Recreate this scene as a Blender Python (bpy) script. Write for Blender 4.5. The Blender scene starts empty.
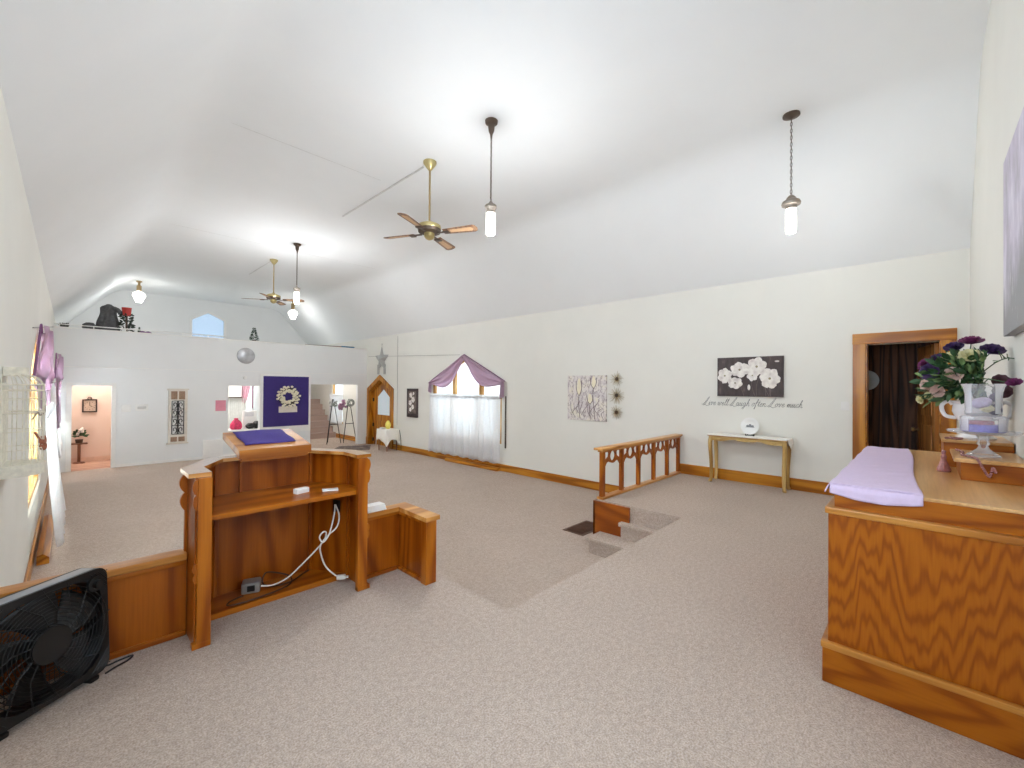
import bpy, bmesh, math, random
from mathutils import Vector, Matrix
from mathutils.geometry import tessellate_polygon
random.seed(7)
R = math.radians
sc = bpy.context.scene
COL = sc.collection
XF = {}                                     # empty -> its own world matrix

# ------------------------------------------------------------------ helpers
class MB:
    def __init__(s): s.bm = bmesh.new()
    def face(s, pts):
        vs = [s.bm.verts.new(p) for p in pts]
        try: s.bm.faces.new(vs)
        except ValueError: pass
        return s
    def box(s, x0, x1, y0, y1, z0, z1, bev=0.0, seg=2, mat=None):
        b = bmesh.new()
        bmesh.ops.create_cube(b, size=1)
        for v in b.verts:
            v.co = Vector(((x0+x1)/2+v.co.x*(x1-x0), (y0+y1)/2+v.co.y*(y1-y0), (z0+z1)/2+v.co.z*(z1-z0)))
        if bev > 0:
            bev = min(bev, abs(x1-x0)*.45, abs(y1-y0)*.45, abs(z1-z0)*.45)
            bmesh.ops.bevel(b, geom=b.edges[:], offset=bev, segments=seg, profile=.6, affect='EDGES')
        return s.add(b, mat)
    def add(s, b, mat=None):
        if mat is not None: bmesh.ops.transform(b, matrix=mat, verts=b.verts[:])
        m = bpy.data.meshes.new('t'); b.to_mesh(m); b.free(); s.bm.from_mesh(m); bpy.data.meshes.remove(m)
        return s
    def tube(s, pts, r, n=8, closed=False, caps=True, flat=1.0):
        pts = [Vector(p) for p in pts]
        b = bmesh.new(); rings = []
        N = len(pts); up = None
        for i, p in enumerate(pts):
            if closed: t = pts[(i+1) % N]-pts[i-1]
            else: t = pts[min(i+1, N-1)]-pts[max(i-1, 0)]
            if t.length < 1e-9: t = Vector((0, 0, 1))
            t.normalize()
            if up is None:
                a = Vector((0, 0, 1)) if abs(t.z) < .9 else Vector((1, 0, 0))
                up = (a-t*a.dot(t)).normalized()
            else:
                up = up-t*up.dot(t)
                if up.length < 1e-6: up = t.orthogonal()
                up.normalize()
            sd = t.cross(up)
            rr = r[i] if isinstance(r, (list, tuple)) else r
            rings.append([b.verts.new(p+(up*math.cos(2*math.pi*k/n)*flat+sd*math.sin(2*math.pi*k/n))*rr) for k in range(n)])
        for i in range(N if closed else N-1):
            A, B = rings[i], rings[(i+1) % N]
            for k in range(n): b.faces.new((A[k], A[(k+1) % n], B[(k+1) % n], B[k]))
        if caps and not closed:
            b.faces.new(rings[0][::-1]); b.faces.new(rings[-1])
        return s.add(b)
    def lathe(s, prof, c=(0, 0, 0), n=24, mat=None):
        b = bmesh.new(); rings = []
        for (r, z) in prof:
            if r < 1e-5: rings.append([b.verts.new((c[0], c[1], c[2]+z))])
            else: rings.append([b.verts.new((c[0]+r*math.cos(2*math.pi*k/n), c[1]+r*math.sin(2*math.pi*k/n), c[2]+z)) for k in range(n)])
        for A, B in zip(rings, rings[1:]):
            for k in range(n):
                q = [A[k % len(A)], A[(k+1) % len(A)], B[(k+1) % len(B)], B[k % len(B)]]
                u = []
                for v in q:
                    if v not in u: u.append(v)
                if len(u) > 2:
                    try: b.faces.new(u)
                    except ValueError: pass
        return s.add(b, mat)
    def prism(s, outer, ax, a, c, holes=(), mat=None):
        """2-D outline (with holes) extruded along axis ax from a to c. ax x:(y,z) y:(x,z) z:(x,y)"""
        def P(u, v, w): return {'x': (w, u, v), 'y': (u, w, v), 'z': (u, v, w)}[ax]
        loops = [list(outer)]+[list(h) for h in holes]
        flat = [p for l in loops for p in l]
        tris = tessellate_polygon([[Vector((p[0], p[1], 0)) for p in l] for l in loops])
        b = bmesh.new()
        A = [b.verts.new(P(p[0], p[1], a)) for p in flat]
        C = [b.verts.new(P(p[0], p[1], c)) for p in flat]
        for t in tris:
            if len(set(t)) < 3: continue
            try: b.faces.new([A[i] for i in t]); b.faces.new([C[i] for i in t][::-1])
            except ValueError: pass
        o = 0
        for l in loops:
            n = len(l)
            for i in range(n):
                j = (i+1) % n
                b.faces.new((A[o+i], A[o+j], C[o+j], C[o+i]))
            o += n
        bmesh.ops.recalc_face_normals(b, faces=b.faces[:])
        return s.add(b, mat)
    def sphere(s, c, r, sx=1, sy=1, sz=1, seg=16, mat=None, noise=0):
        b = bmesh.new(); bmesh.ops.create_uvsphere(b, u_segments=seg, v_segments=max(6, seg//2), radius=1)
        for v in b.verts:
            k = 1+random.uniform(-noise, noise)
            v.co = Vector((c[0]+v.co.x*r*sx*k, c[1]+v.co.y*r*sy*k, c[2]+v.co.z*r*sz*k))
        return s.add(b, mat)
    def grid(s, fn, nu, nv):
        b = bmesh.new()
        V = [[b.verts.new(fn(i/nu, j/nv)) for j in range(nv+1)] for i in range(nu+1)]
        for i in range(nu):
            for j in range(nv): b.faces.new((V[i][j], V[i+1][j], V[i+1][j+1], V[i][j+1]))
        return s.add(b)
    def torus(s, c, R0, r, axis='z', n=24, m=8, a0=0, a1=2*math.pi):
        full = abs(a1-a0) > 6.28
        cnt = n if full else n+1
        pts = []
        for k in range(cnt):
            a = a0+(a1-a0)*k/n
            u, v = R0*math.cos(a), R0*math.sin(a)
            pts.append({'z': (c[0]+u, c[1]+v, c[2]), 'x': (c[0], c[1]+u, c[2]+v), 'y': (c[0]+u, c[1], c[2]+v)}[axis])
        return s.tube(pts, r, m, closed=full)
    def build(s, name, mat, parent=None, label=None, cat=None, group=None, kind=None, smooth=True, local=False, solid=0, origin=None):
        bm = s.bm
        bmesh.ops.recalc_face_normals(bm, faces=bm.faces[:])
        loc = None
        if parent is not None and not local:
            M = XF.get(parent.name, Matrix()).inverted()
            bmesh.ops.transform(bm, matrix=M, verts=bm.verts[:])
        elif parent is None:
            xs = [v.co for v in bm.verts]
            loc = Vector(origin) if origin else Vector(((min(v.x for v in xs)+max(v.x for v in xs))/2, (min(v.y for v in xs)+max(v.y for v in xs))/2, min(v.z for v in xs)))
            bmesh.ops.translate(bm, vec=-loc, verts=bm.verts[:])
        me = bpy.data.meshes.new(name); bm.to_mesh(me); bm.free()
        o = bpy.data.objects.new(name, me); COL.objects.link(o)
        me.materials.append(mat)
        if smooth:
            for p in me.polygons: p.use_smooth = True
            try: me.set_sharp_from_angle(angle=R(35))
            except Exception: pass
        if solid:
            md = o.modifiers.new('thick', 'SOLIDIFY'); md.thickness = solid; md.offset = 0
        if parent is not None:
            o.parent = parent
            XF[o.name] = XF.get(parent.name, Matrix())
        else:
            o.location = loc
            XF[o.name] = Matrix.Translation(loc)
        props(o, label, cat, group, kind)
        return o

def props(o, label=None, cat=None, group=None, kind=None):
    if label: o['label'] = label
    if cat: o['category'] = cat
    if group: o['group'] = group
    if kind: o['kind'] = kind
    return o
def thing(name, label, cat, loc=(0, 0, 0), rotz=0, group=None):
    o = bpy.data.objects.new(name, None); COL.objects.link(o)
    o.empty_display_size = .05
    o.location = loc; o.rotation_euler = (0, 0, rotz)
    XF[o.name] = Matrix.Translation(Vector(loc)) @ Matrix.Rotation(rotz, 4, 'Z')
    return props(o, label, cat, group)
def struct(name, mb, mat, smooth=False, **k): return mb.build(name, mat, None, kind='structure', smooth=smooth, origin=(0, 0, 0), **k)
def copy_tree(o, parent=None):
    c = o.copy(); COL.objects.link(c)
    if parent is not None: c.parent = parent
    for ch in list(o.children): copy_tree(ch, c)
    return c
def smooth_path(P, k=6, closed=False):
    P = [Vector(p) for p in P]; out = []; n = len(P)
    for i in range(n if closed else n-1):
        p0 = P[(i-1) % n] if (closed or i > 0) else P[0]
        p1 = P[i]; p2 = P[(i+1) % n]
        p3 = P[(i+2) % n] if (closed or i < n-2) else P[-1]
        for j in range(k):
            t = j/k
            out.append(.5*((2*p1)+(p2-p0)*t+(2*p0-5*p1+4*p2-p3)*t*t+(3*p1-p0-3*p2+p3)*t**3))
    if not closed: out.append(P[-1])
    return out

# ------------------------------------------------------------------ materials
def lin(c):
    return tuple(((v/255)/12.92 if v/255 <= .04045 else ((v/255+.055)/1.055)**2.4) for v in c)+(1,)
class NT:
    def __init__(s, name):
        s.m = bpy.data.materials.new(name); s.m.use_nodes = True
        s.t = s.m.node_tree; s.b = s.t.nodes['Principled BSDF']; s.out = s.t.nodes['Material Output']
    def n(s, typ, **k):
        q = s.t.nodes.new(typ)
        for a, v in k.items(): setattr(q, a, v)
        return q
    def l(s, a, b): s.t.links.new(a, b)
    def coords(s, scale=(1, 1, 1)):
        tc = s.n('ShaderNodeTexCoord'); mp = s.n('ShaderNodeMapping'); mp.inputs['Scale'].default_value = scale
        s.l(tc.outputs['Object'], mp.inputs[0]); return mp.outputs[0]
    def noise(s, vec, scale, detail=2, rough=.5):
        q = s.n('ShaderNodeTexNoise'); q.inputs['Scale'].default_value = scale; q.inputs['Detail'].default_value = detail; q.inputs['Roughness'].default_value = rough
        s.l(vec, q.inputs['Vector']); return q.outputs[0]
    def ramp(s, fac, stops, interp='LINEAR'):
        q = s.n('ShaderNodeValToRGB'); q.color_ramp.interpolation = interp
        e = q.color_ramp.elements
        while len(e) < len(stops): e.new(.5)
        for i, (p, c) in enumerate(stops): e[i].position = p; e[i].color = c
        s.l(fac, q.inputs[0]); return q.outputs[0]
    def math(s, op, a, b=0):
        q = s.n('ShaderNodeMath', operation=op)
        for i, v in enumerate((a, b)):
            if isinstance(v, (int, float)): q.inputs[i].default_value = v
            else: s.l(v, q.inputs[i])
        return q.outputs[0]
    def mix(s, fac, a, b, mode='MIX'):
        q = s.n('ShaderNodeMix', data_type='RGBA', blend_type=mode)
        for i, v in ((0, fac), (6, a), (7, b)):
            if isinstance(v, (int, float, tuple)): q.inputs[i].default_value = v
            else: s.l(v, q.inputs[i])
        return q.outputs[2]
    def bump(s, h, strength=.2, dist=.01):
        q = s.n('ShaderNodeBump'); q.inputs['Strength'].default_value = strength; q.inputs['Distance'].default_value = dist
        s.l(h, q.inputs['Height']); s.l(q.outputs[0], s.b.inputs['Normal'])
    def set(s, **k):
        for a, v in k.items():
            s.b.inputs[a.replace('_', ' ')].default_value = v
        return s
def plain(name, rgb, rough=.5, metal=0, var=.06, scale=12, bump=0, coat=0, spec=.5):
    m = NT(name); v = m.coords()
    n = m.noise(v, scale, 3)
    c = lin(rgb); d = tuple(x*(1-var) for x in c[:3])+(1,); e = tuple(min(1, x*(1+var)) for x in c[:3])+(1,)
    m.l(m.ramp(n, [(.3, d), (.7, e)]), m.b.inputs['Base Color'])
    m.set(Roughness=rough, Metallic=metal, Coat_Weight=coat, Specular_IOR_Level=spec)
    if bump: m.bump(m.noise(v, scale*8, 2), bump, .004)
    return m.m
def oak(name, axis, light, mid, dark, rings=9, across=2.2, along=.35, rough=.36, coat=.12, contrast=1.0, seed=0):
    m = NT(name)
    sca = [across]*3; sca['xyz'.index(axis)] = along
    tc = m.n('ShaderNodeTexCoord'); mp = m.n('ShaderNodeMapping'); mp.inputs['Scale'].default_value = sca; mp.inputs['Location'].default_value = (seed, seed*.7, seed*.3)
    m.l(tc.outputs['Object'], mp.inputs[0]); v = mp.outputs[0]
    big = m.noise(v, 1.1, 1.5, .45)
    sn = m.math('SINE', m.math('MULTIPLY', big, rings*6.283))
    ring = m.math('ADD', m.math('MULTIPLY', sn, .5), .5)
    s2 = [70]*3; s2['xyz'.index(axis)] = 2.5
    fine = m.noise(m.coords(s2), 1, 3, .6)
    col = m.ramp(ring, [(0, lin(dark)), (.42, lin(mid)), (.9, lin(light))])
    fcol = m.ramp(fine, [(.3, (.72, .66, .6, 1)), (.62, (1.06, 1.05, 1.04, 1))])
    base = m.mix(.55*contrast, col, fcol, 'MULTIPLY')
    tint = m.noise(m.coords((.8, .8, .8)), 1, 1)
    base = m.mix(.5, base, m.ramp(tint, [(.3, (.86, .84, .8, 1)), (.7, (1.06, 1.06, 1.05, 1))]), 'MULTIPLY')
    m.l(base, m.b.inputs['Base Color'])
    m.set(Roughness=rough, Coat_Weight=coat, Coat_Roughness=.15, Specular_IOR_Level=.3)
    m.bump(fine, .06, .002)
    return m.m
OL, OM, OD = (180, 104, 20), (166, 91, 13), (142, 70, 8)
OAK = {a: oak('oak_'+a, a, OL, OM, OD) for a in 'xyz'}
DL, DM, DD = (168, 90, 13), (154, 79, 8), (132, 62, 4)
OAKD = {a: oak('oak_panel_'+a, a, DL, DM, DD, rings=10, across=1.9, along=.28) for a in 'xyz'}
def cathedral(name, axis, cross, light, mid, dark, freq=9.0, a1=1.5, a2=2.6, seed=0):
    m = NT(name)
    tc = m.n('ShaderNodeTexCoord'); sp = m.n('ShaderNodeSeparateXYZ'); m.l(tc.outputs['Object'], sp.inputs[0])
    i = 'xyz'.index(axis)
    def sca(ac, al): v = [ac]*3; v[i] = al; return v
    def nz(ac, al, det=1.5):
        mp = m.n('ShaderNodeMapping'); mp.inputs['Scale'].default_value = sca(ac, al); mp.inputs['Location'].default_value = (seed, seed*.6, seed*1.3)
        m.l(tc.outputs['Object'], mp.inputs[0]); return m.noise(mp.outputs[0], 1, det, .5)
    ph = m.math('ADD', m.math('MULTIPLY', sp.outputs[i], freq), m.math('ADD', m.math('MULTIPLY', nz(17, 1.6, 2), a1), m.math('MULTIPLY', nz(5, .9, 1), a2*2)))
    sn = m.math('ADD', m.math('MULTIPLY', m.math('SINE', m.math('MULTIPLY', ph, 6.283)), .5), .5)
    col = m.ramp(sn, [(0, lin(dark)), (.35, lin(mid)), (.8, lin(light))])
    s2 = [110]*3; s2[i] = 4
    fine = m.noise(m.coords(s2), 1, 3, .6)
    base = m.mix(.45, col, m.ramp(fine, [(.3, (.78, .72, .66, 1)), (.6, (1.05, 1.05, 1.04, 1))]), 'MULTIPLY')
    m.l(base, m.b.inputs['Base Color']); m.set(Roughness=.4, Coat_Weight=.06, Coat_Roughness=.2, Specular_IOR_Level=.25)
    return m.m
ALTF = cathedral('oak_cathedral', 'z', 'y', (164, 91, 8), (155, 83, 6), (138, 69, 4), freq=8, a1=3.2, a2=3.4, seed=3.3)
ALTH = cathedral('oak_cathedral_flat', 'y', 'z', (164, 92, 10), (154, 83, 7), (134, 66, 3), freq=3, a1=.8, a2=2.2, seed=1.7)
OAKTOP = oak('oak_top', 'x', (216, 174, 122), (208, 164, 110), (190, 142, 86), rings=6, rough=.28)  # paler than the body oak: reflected sheen of the tops put into the colour
OAKRAIL = oak('oak_rail', 'x', (222, 166, 96), (208, 148, 78), (180, 118, 52), rings=6, rough=.3)
TRIMW = {a: oak('oak_trim_'+a, a, (196, 132, 40), (182, 116, 30), (148, 86, 16), rings=8, across=3, along=.25, rough=.3) for a in 'yzx'}
PALEOAK = {a: oak('pale_oak_'+a, a, (222, 182, 122), (206, 162, 100), (178, 130, 70), rings=6, rough=.4, contrast=.7) for a in 'xyz'}
WALNUT = None

def wall_mat(name, rgb, var=.025):
    m = NT(name); v = m.coords()
    n = m.noise(v, .9, 4, .6); c = lin(rgb)
    m.l(m.ramp(n, [(.3, tuple(x*(1-var) for x in c[:3])+(1,)), (.7, tuple(min(1, x*(1+var)) for x in c[:3])+(1,))]), m.b.inputs['Base Color'])
    m.set(Roughness=.75, Specular_IOR_Level=.25)
    m.bump(m.noise(v, 40, 4, .7), .05, .004)
    return m.m
WALL = wall_mat('painted_plaster', (229, 228, 221))
WALLF = wall_mat('painted_board', (227, 228, 228))
CEIL = wall_mat('ceiling_plaster', (235, 237, 238), .015)
def carpet():
    m = NT('berber_carpet'); v = m.coords()
    a = m.noise(v, 130, 3, .7); b = m.noise(v, 34, 2, .6); big = m.noise(v, .8, 4, .6)
    c = m.ramp(a, [(.25, lin((142, 124, 111))), (.5, lin((188, 172, 159))), (.75, lin((216, 202, 190)))])
    c2 = m.ramp(b, [(.35, (.86, .84, .83, 1)), (.65, (1.05, 1.05, 1.05, 1))])
    c3 = m.ramp(big, [(.3, (.94, .93, .925, 1)), (.65, (1.03, 1.03, 1.03, 1))])
    c = m.mix(.8, c, c2, 'MULTIPLY'); c = m.mix(.8, c, c3, 'MULTIPLY')
    m.l(c, m.b.inputs['Base Color']); m.set(Roughness=.95, Specular_IOR_Level=.1)
    m.bump(m.math('ADD', a, b), .5, .01)
    return m.m
CARPET = carpet()
WHITE = plain('white_paint', (232, 231, 228), .45, var=.02)
PINKFLOOR = oak('pink_board_floor', 'x', (222, 190, 172), (206, 168, 148), (176, 132, 112), rings=5, rough=.4)
PEACH = wall_mat('peach_paint', (226, 205, 192))
BLACK = plain('black_plastic', (15, 15, 16), .42, var=.15)
BLACKM = plain('black_iron', (28, 27, 28), .5, .3)
BRASS = plain('antique_brass', (168, 146, 108), .38, .8, .12)
BRASSG = plain('bright_brass', (190, 174, 124), .34, .85, .12)
BRONZE = plain('dark_bronze', (96, 82, 72), .45, .7, .15)
BLADE = oak('blade_wood', 'x', (150, 118, 92), (128, 96, 74), (92, 66, 50), rings=5, across=8, along=1, rough=.4)
def sheer(name, rgb, alpha):
    m = NT(name); t = m.t
    tr = m.n('ShaderNodeBsdfTransparent'); tl = m.n('ShaderNodeBsdfTranslucent'); df = m.n('ShaderNodeBsdfDiffuse')
    c = lin(rgb); n = m.noise(m.coords((1, 1, 1)), 30, 2)
    col = m.ramp(n, [(.3, tuple(x*.95 for x in c[:3])+(1,)), (.7, c)])
    m.l(col, tl.inputs[0]); m.l(col, df.inputs[0])
    a = m.n('ShaderNodeMixShader'); a.inputs[0].default_value = .5; m.l(df.outputs[0], a.inputs[1]); m.l(tl.outputs[0], a.inputs[2])
    b = m.n('ShaderNodeMixShader'); b.inputs[0].default_value = alpha; m.l(tr.outputs[0], b.inputs[1]); m.l(a.outputs[0], b.inputs[2])
    m.l(b.outputs[0], m.out.inputs[0]); return m.m
SHEER = sheer('white_sheer', (246, 246, 248), .82)
LACE = plain('white_lace', (246, 243, 235), .8, var=.05, scale=90, bump=.2)
PURPLE = sheer('lilac_satin', (214, 190, 208), .97)
PURPLED = sheer('mauve_satin', (164, 124, 160), .97)
PINKC = sheer('pink_curtain', (248, 216, 228), .95)
FROST = sheer('frosted_pane', (240, 243, 242), .985)
CLEARP = sheer('pale_pane', (196, 222, 246), .35)
PLUM = plain('plum_cloth', (66, 50, 128), .85, var=.08, scale=60, bump=.15)
PLUMD = plain('indigo_banner', (56, 42, 112), .85, var=.1, scale=50, bump=.15)
LILAC = plain('lilac_cloth', (206, 186, 212), .7, var=.03, scale=60, bump=.1)
PAPER = plain('white_paper', (238, 237, 233), .6, var=.02)
GREYC = plain('grey_metal', (150, 148, 144), .45, .4)
def glass(name, rgb, alpha=.25, rough=.05):
    m = NT(name)
    tr = m.n('ShaderNodeBsdfTransparent'); tr.inputs[0].default_value = lin(rgb)
    gl = m.n('ShaderNodeBsdfPrincipled'); gl.inputs['Base Color'].default_value = lin(rgb); gl.inputs['Roughness'].default_value = rough
    nz = m.noise(m.coords(), 20, 1); f = m.n('ShaderNodeFresnel'); f.inputs[0].default_value = 1.5
    b = m.n('ShaderNodeMixShader'); m.l(m.math('ADD', m.math('MULTIPLY', f.outputs[0], .7), m.math('MULTIPLY', nz, alpha)), b.inputs[0])
    m.l(tr.outputs[0], b.inputs[1]); m.l(gl.outputs[0], b.inputs[2]); m.l(b.outputs[0], m.out.inputs[0]); return m.m
GLASS = glass('clear_glass', (250, 250, 251), .14)
def emit(name, rgb, st):
    m = NT(name); m.set(Base_Color=lin(rgb), Emission_Color=lin(rgb), Emission_Strength=st); return m.m

# ------------------------------------------------------------------ key dimensions
XL, XR, YB, YF, YE = -.28, 7.107, -.38, 13.83, 18.9
N, ZT, ZC = -.57, 3.04, 4.5            # nave floor, wall top, flat ceiling
XA, XB = 1.03, 5.83                    # ceiling creases
TH = .2

# ------------------------------------------------------------------ setting
struct('floor', MB().box(XL-.2, XR+.2, YB-.2, YE+.2, N-.1, N), CARPET)
# stage with the stair notch cut in
stage = [(XL, YB), (XR, YB), (XR, 2.99), (4.66, 2.99), (4.66, 1.915), (1.955, 1.915), (1.955, 2.99), (1.468, 2.99), (1.468, 3.065), (1.288, 3.365), (.652, 3.365), (.472, 3.065), (XL, 3.065)]
mb = MB().prism(stage, 'z', N, 0)
bmesh.ops.bevel(mb.bm, geom=[e for e in mb.bm.edges if all(abs(v.co.z) < 1e-4 for v in e.verts) and len(e.link_faces) == 2 and abs(e.calc_face_angle(0)) > 1], offset=.01, segments=2, affect='EDGES')
struct('floor.001', mb, CARPET)
struct('trim_1', MB().box(4.628, 4.662, 2.52, 3.02, N, -.012, .004).box(4.628, 7.1, 2.988, 3.02, N, -.012, .004), OAKD['y'])
def step(x0, y1, z0, z1):
    m = MB().box(x0+.03, 4.66, 1.92, y1, z0, z1-.03).box(x0, 4.66, 1.918, y1+.02, z1-.045, z1, .008, 2)
    return struct('floor.002', m, CARPET)
step(4.33, 2.90, N, -.38); step(4.555, 2.60, -.38, -.19)

# right wall
def pent(c, w, zb, ze, za): return [(c-w/2, zb), (c+w/2, zb), (c+w/2, ze), (c, za), (c-w/2, ze)]
W2 = pent(8.58, 2.78, .06, 1.53, 2.2)
outer = [(YB-.2, N), (12.19, N), (12.19, 1.24), (12.9, 1.62), (13.6, 1.24), (13.6, N), (YE+.2, N), (YE+.2, ZT+.1), (YB-.2, ZT+.1)]
struct('wall_right', MB().prism(outer, 'x', XR, XR+TH, [
    [(-.147, .0), (.533, .0), (.533, 2.005), (-.147, 2.005)], W2,
    [(15.62, -.02), (16.6, -.02), (16.6, 1.75), (15.62, 1.75)]]), WALL)
# left wall
W2b = pent(12.75, 1.9, .1, 1.45, 2.0); W2c = pent(7.7, 2.5, .06, 1.48, 2.08)
struct('wall_left', MB().prism([(YB-.2, N), (YE+.2, N), (YE+.2, ZT+.1), (YB-.2, ZT+.1)], 'x', XL-TH, XL, [
    W2c, W2b, [(.1, 1.3), (2.1, 1.3), (2.1, 2.75), (.1, 2.75)]]), WALL)  # last opening is added out of view, to let fill light in
gable = [(XL-.2, N), (XR+.2, N), (XR+.2, ZT), (XR, ZT), (XB, ZC), (XB, ZC+.05), (XA, ZC+.05), (XA, ZC), (XL, ZT), (XL-.2, ZT)]
struct('wall_back', MB().prism(gable, 'y', YB-TH, YB, [[(.1, 1.3), (2.0, 1.3), (2.0, 2.9), (.1, 2.9)]]), WALL)  # opening added behind the camera for fill light
LW = [(2.95, 3.02), (4.06, 3.02), (4.06, 3.83), (3.5, 4.12), (2.95, 3.78)]
struct('wall_loft', MB().prism(gable, 'y', YE, YE+TH, [LW, [(4.25, .1), (5.0, .1), (5.0, 1.6), (4.25, 1.6)]]), WALLF)
# far wall below the loft: doorway, hatch and stair opening
fo = [(XL, N), (.03, N), (.03, 1.365), (.69, 1.365), (.69, N), (5.24, N), (5.24, 1.45), (6.79, 1.45), (6.79, N), (XR, N), (XR, 2.66), (XL, 2.66)]
struct('wall_far', MB().prism(fo, 'y', YF, YF+.14, [[(3.04, .06), (3.82, .06), (3.82, 1.40), (3.04, 1.40)]]), WALLF)
struct('trim_2', MB().box(XL, XR, YF-.012, YF, 1.79, 1.806, .003).box(XL, XR, YF-.02, YF+.12, 2.655, 2.685, .006), WHITE)
struct('floor.003', MB().box(XL, XR, YF+.02, YE, 2.5, 2.67), WHITE)
# ceiling: two slopes and a flat with soft creases
def crease(p0, p, p1, d=.3, k=5):
    p0, p, p1 = Vector(p0), Vector(p), Vector(p1)
    a = p+(p0-p).normalized()*d; b = p+(p1-p).normalized()*d
    return [tuple(a*(1-t)**2+p*2*t*(1-t)+b*t*t) for t in [i/k for i in range(k+1)]]
inn = [(XL-.02, ZT-.02)]+crease((XL, ZT), (XA, ZC), (XB, ZC))+crease((XA, ZC), (XB, ZC), (XR, ZT))+[(XR+.02, ZT-.02)]
outp = [(XR+.25, ZT), (XB+.1, ZC+.15), (XA-.1, ZC+.15), (XL-.25, ZT)]
struct('ceiling', MB().prism(inn+outp, 'y', YB-.2, YE+.2), CEIL, smooth=True)
# board seams and conduits on the ceiling
struct('trim_3', MB().box(1.05, 3.2, 5.853, 5.857, ZC-.004, ZC).box(3.396, 3.424, 5.05, 7.6, ZC-.014, ZC, .004).box(3.42, 3.44, 11.55, 13.5, ZC-.014, ZC, .004)
       .box(1.2, 5.7, 10.4, 10.404, ZC-.003, ZC), plain('seam_paint', (212, 212, 212), .6))
# thin cable and seams on the right wall, wire on left wall
mb = MB().tube([(XR-.006, 11.83, 2.99), (XR-.006, 11.83, .2)], .006, 6).tube([(XR-.006, 13.7, 2.42), (XR-.008, 8.75, 2.25)], .005, 6)
mb.tube([(XL+.005, 6.7, 2.0), (XL+.005, 13.8, 2.66)], .006, 6)
struct('trim_4', mb, GREYC)
# baseboards
struct('baseboard_right', MB().box(XR-.022, XR, .66, 2.93, 0, .165, .005).box(XR-.022, XR, 3.02, 12.04, N, N+.165, .005).box(XR-.022, XR, 13.97, 16.2, N, N+.165, .005), TRIMW['y'])
struct('baseboard_left', MB().box(XL, XL+.022, 3.07, YF, N, N+.165, .005), TRIMW['y'])
struct('baseboard_far', MB().box(.78, 5.24, YF-.014, YF, N, N+.07, .004), WHITE)
struct('baseboard_back', MB().box(4.9, XR, YB, YB+.022, 0, .165, .005), TRIMW['x'])
# white casing round the left doorway
struct('trim_5', MB().box(-.06, .03, YF-.02, YF, N, 1.44, .004).box(.69, .765, YF-.02, YF, N, 1.44, .004).box(-.06, .765, YF-.022, YF, 1.365, 1.44, .004)
       .box(.012, .032, YF, YF+.14, N, 1.365).box(.688, .7, YF, YF+.14, N, 1.365), WHITE)
# side door of the stage: casing
struct('trim_6', MB().box(XR-.03, XR, .533, .665, 0, 2.135, .006).box(XR-.03, XR, -.275, -.147, 0, 2.135, .006), TRIMW['z'])
struct('trim_7', MB().box(XR-.034, XR, -.279, .669, 2.005, 2.14, .006).box(XR, XR+TH, .521, .536, 0, 2.005).box(XR, XR+TH, -.15, -.135, 0, 2.005), TRIMW['y'])
# dark panelled room behind it
WALNUT = oak('walnut_boards', 'z', (96, 58, 34), (76, 44, 26), (46, 25, 15), rings=9, across=5, along=.3, rough=.6, coat=0)
def planks(x, y0, y1):
    m = MB(); y = y0
    while y < y1:
        w = random.choice((.1, .14, .18)); m.box(x, x+.05, y+.003, min(y+w, y1)-.003, 0, 2.4, .006, 1); y += w
    return m.box(x+.02, x+.06, y0, y1, 0, 2.4)
struct('wall_side_room', planks(8.3, -1.1, 1.2), WALNUT)
struct('floor.004', MB().box(XR+TH, 8.4, -1.1, 1.2, -.1, 0), CARPET)
struct('wall_side_room.001', MB().box(XR+TH, 8.35, 1.15, 1.2, 0, 2.4).box(XR+TH, 8.35, -1.1, -1.05, 0, 2.4).box(XR+TH, 8.35, -1.1, 1.2, 2.4, 2.45), WALNUT)
# rooms beneath the loft
struct('wall_hall', MB().box(XL, 1.05, 15.3, 15.38, N, 2.5), PEACH)
struct('wall_partition', MB().box(1.05, 1.13, YF+.14, YE, N, 2.5).box(5.0, 5.08, YF+.14, YE, N, 2.5), WALLF)
struct('wall_hall.001', MB().box(1.03, 1.05, YF+.14, 15.3, N, 2.5), PEACH)
struct('floor.005', MB().box(XL, 1.03, YF+.04, 15.3, N, N+.006), PINKFLOOR)
struct('baseboard_hall', MB().box(XL, 1.03, 15.285, 15.3, N, N+.12, .003), plain('peach_trim', (226, 196, 176), .5))
# stairs
for k in range(7):
    y = 16.25+.25*k; z = N+.205*(k+1)
    struct('floor.006', MB().box(5.08, XR-.005, y, YE, z-.205, z-.02).box(5.08, XR-.005, y-.022, y+.26, z-.04, z, .012, 2), plain('stair_carpet', (168, 146, 136), .95, var=.12, scale=90) if k == 0 else bpy.data.materials['stair_carpet'])

# ------------------------------------------------------------------ windows
def arch_window(name, x0, x1, c, w, zb, ze, za, room_x, sgn, mull):
    """five-sided window in a side wall; x0..x1 wall thickness, room_x the room face"""
    f = .07
    inner = pent(c, w-2*f, zb+f, ze-.02, za-f*1.25)
    xm = room_x+sgn*.10
    fr = MB().prism(pent(c, w, zb, ze, za), 'x', room_x+sgn*.02, room_x+sgn*.16, [inner])
    for my in mull:
        zt = ze+(za-ze)*(1-abs(my-c)/(w/2))-.05
        fr.box(min(room_x+sgn*.03, room_x+sgn*.14), max(room_x+sgn*.03, room_x+sgn*.14), my-.06, my+.06, zb+.02, zt, .006)
    o = fr.build(name, PALEOAK['z'], None, kind='structure', smooth=False, origin=(0, 0, 0))
    a, b = sorted((xm-.004, xm+.004))
    MB().prism(inner, 'x', a, b).build('pane', FROST, o, smooth=False)
    return o
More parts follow.
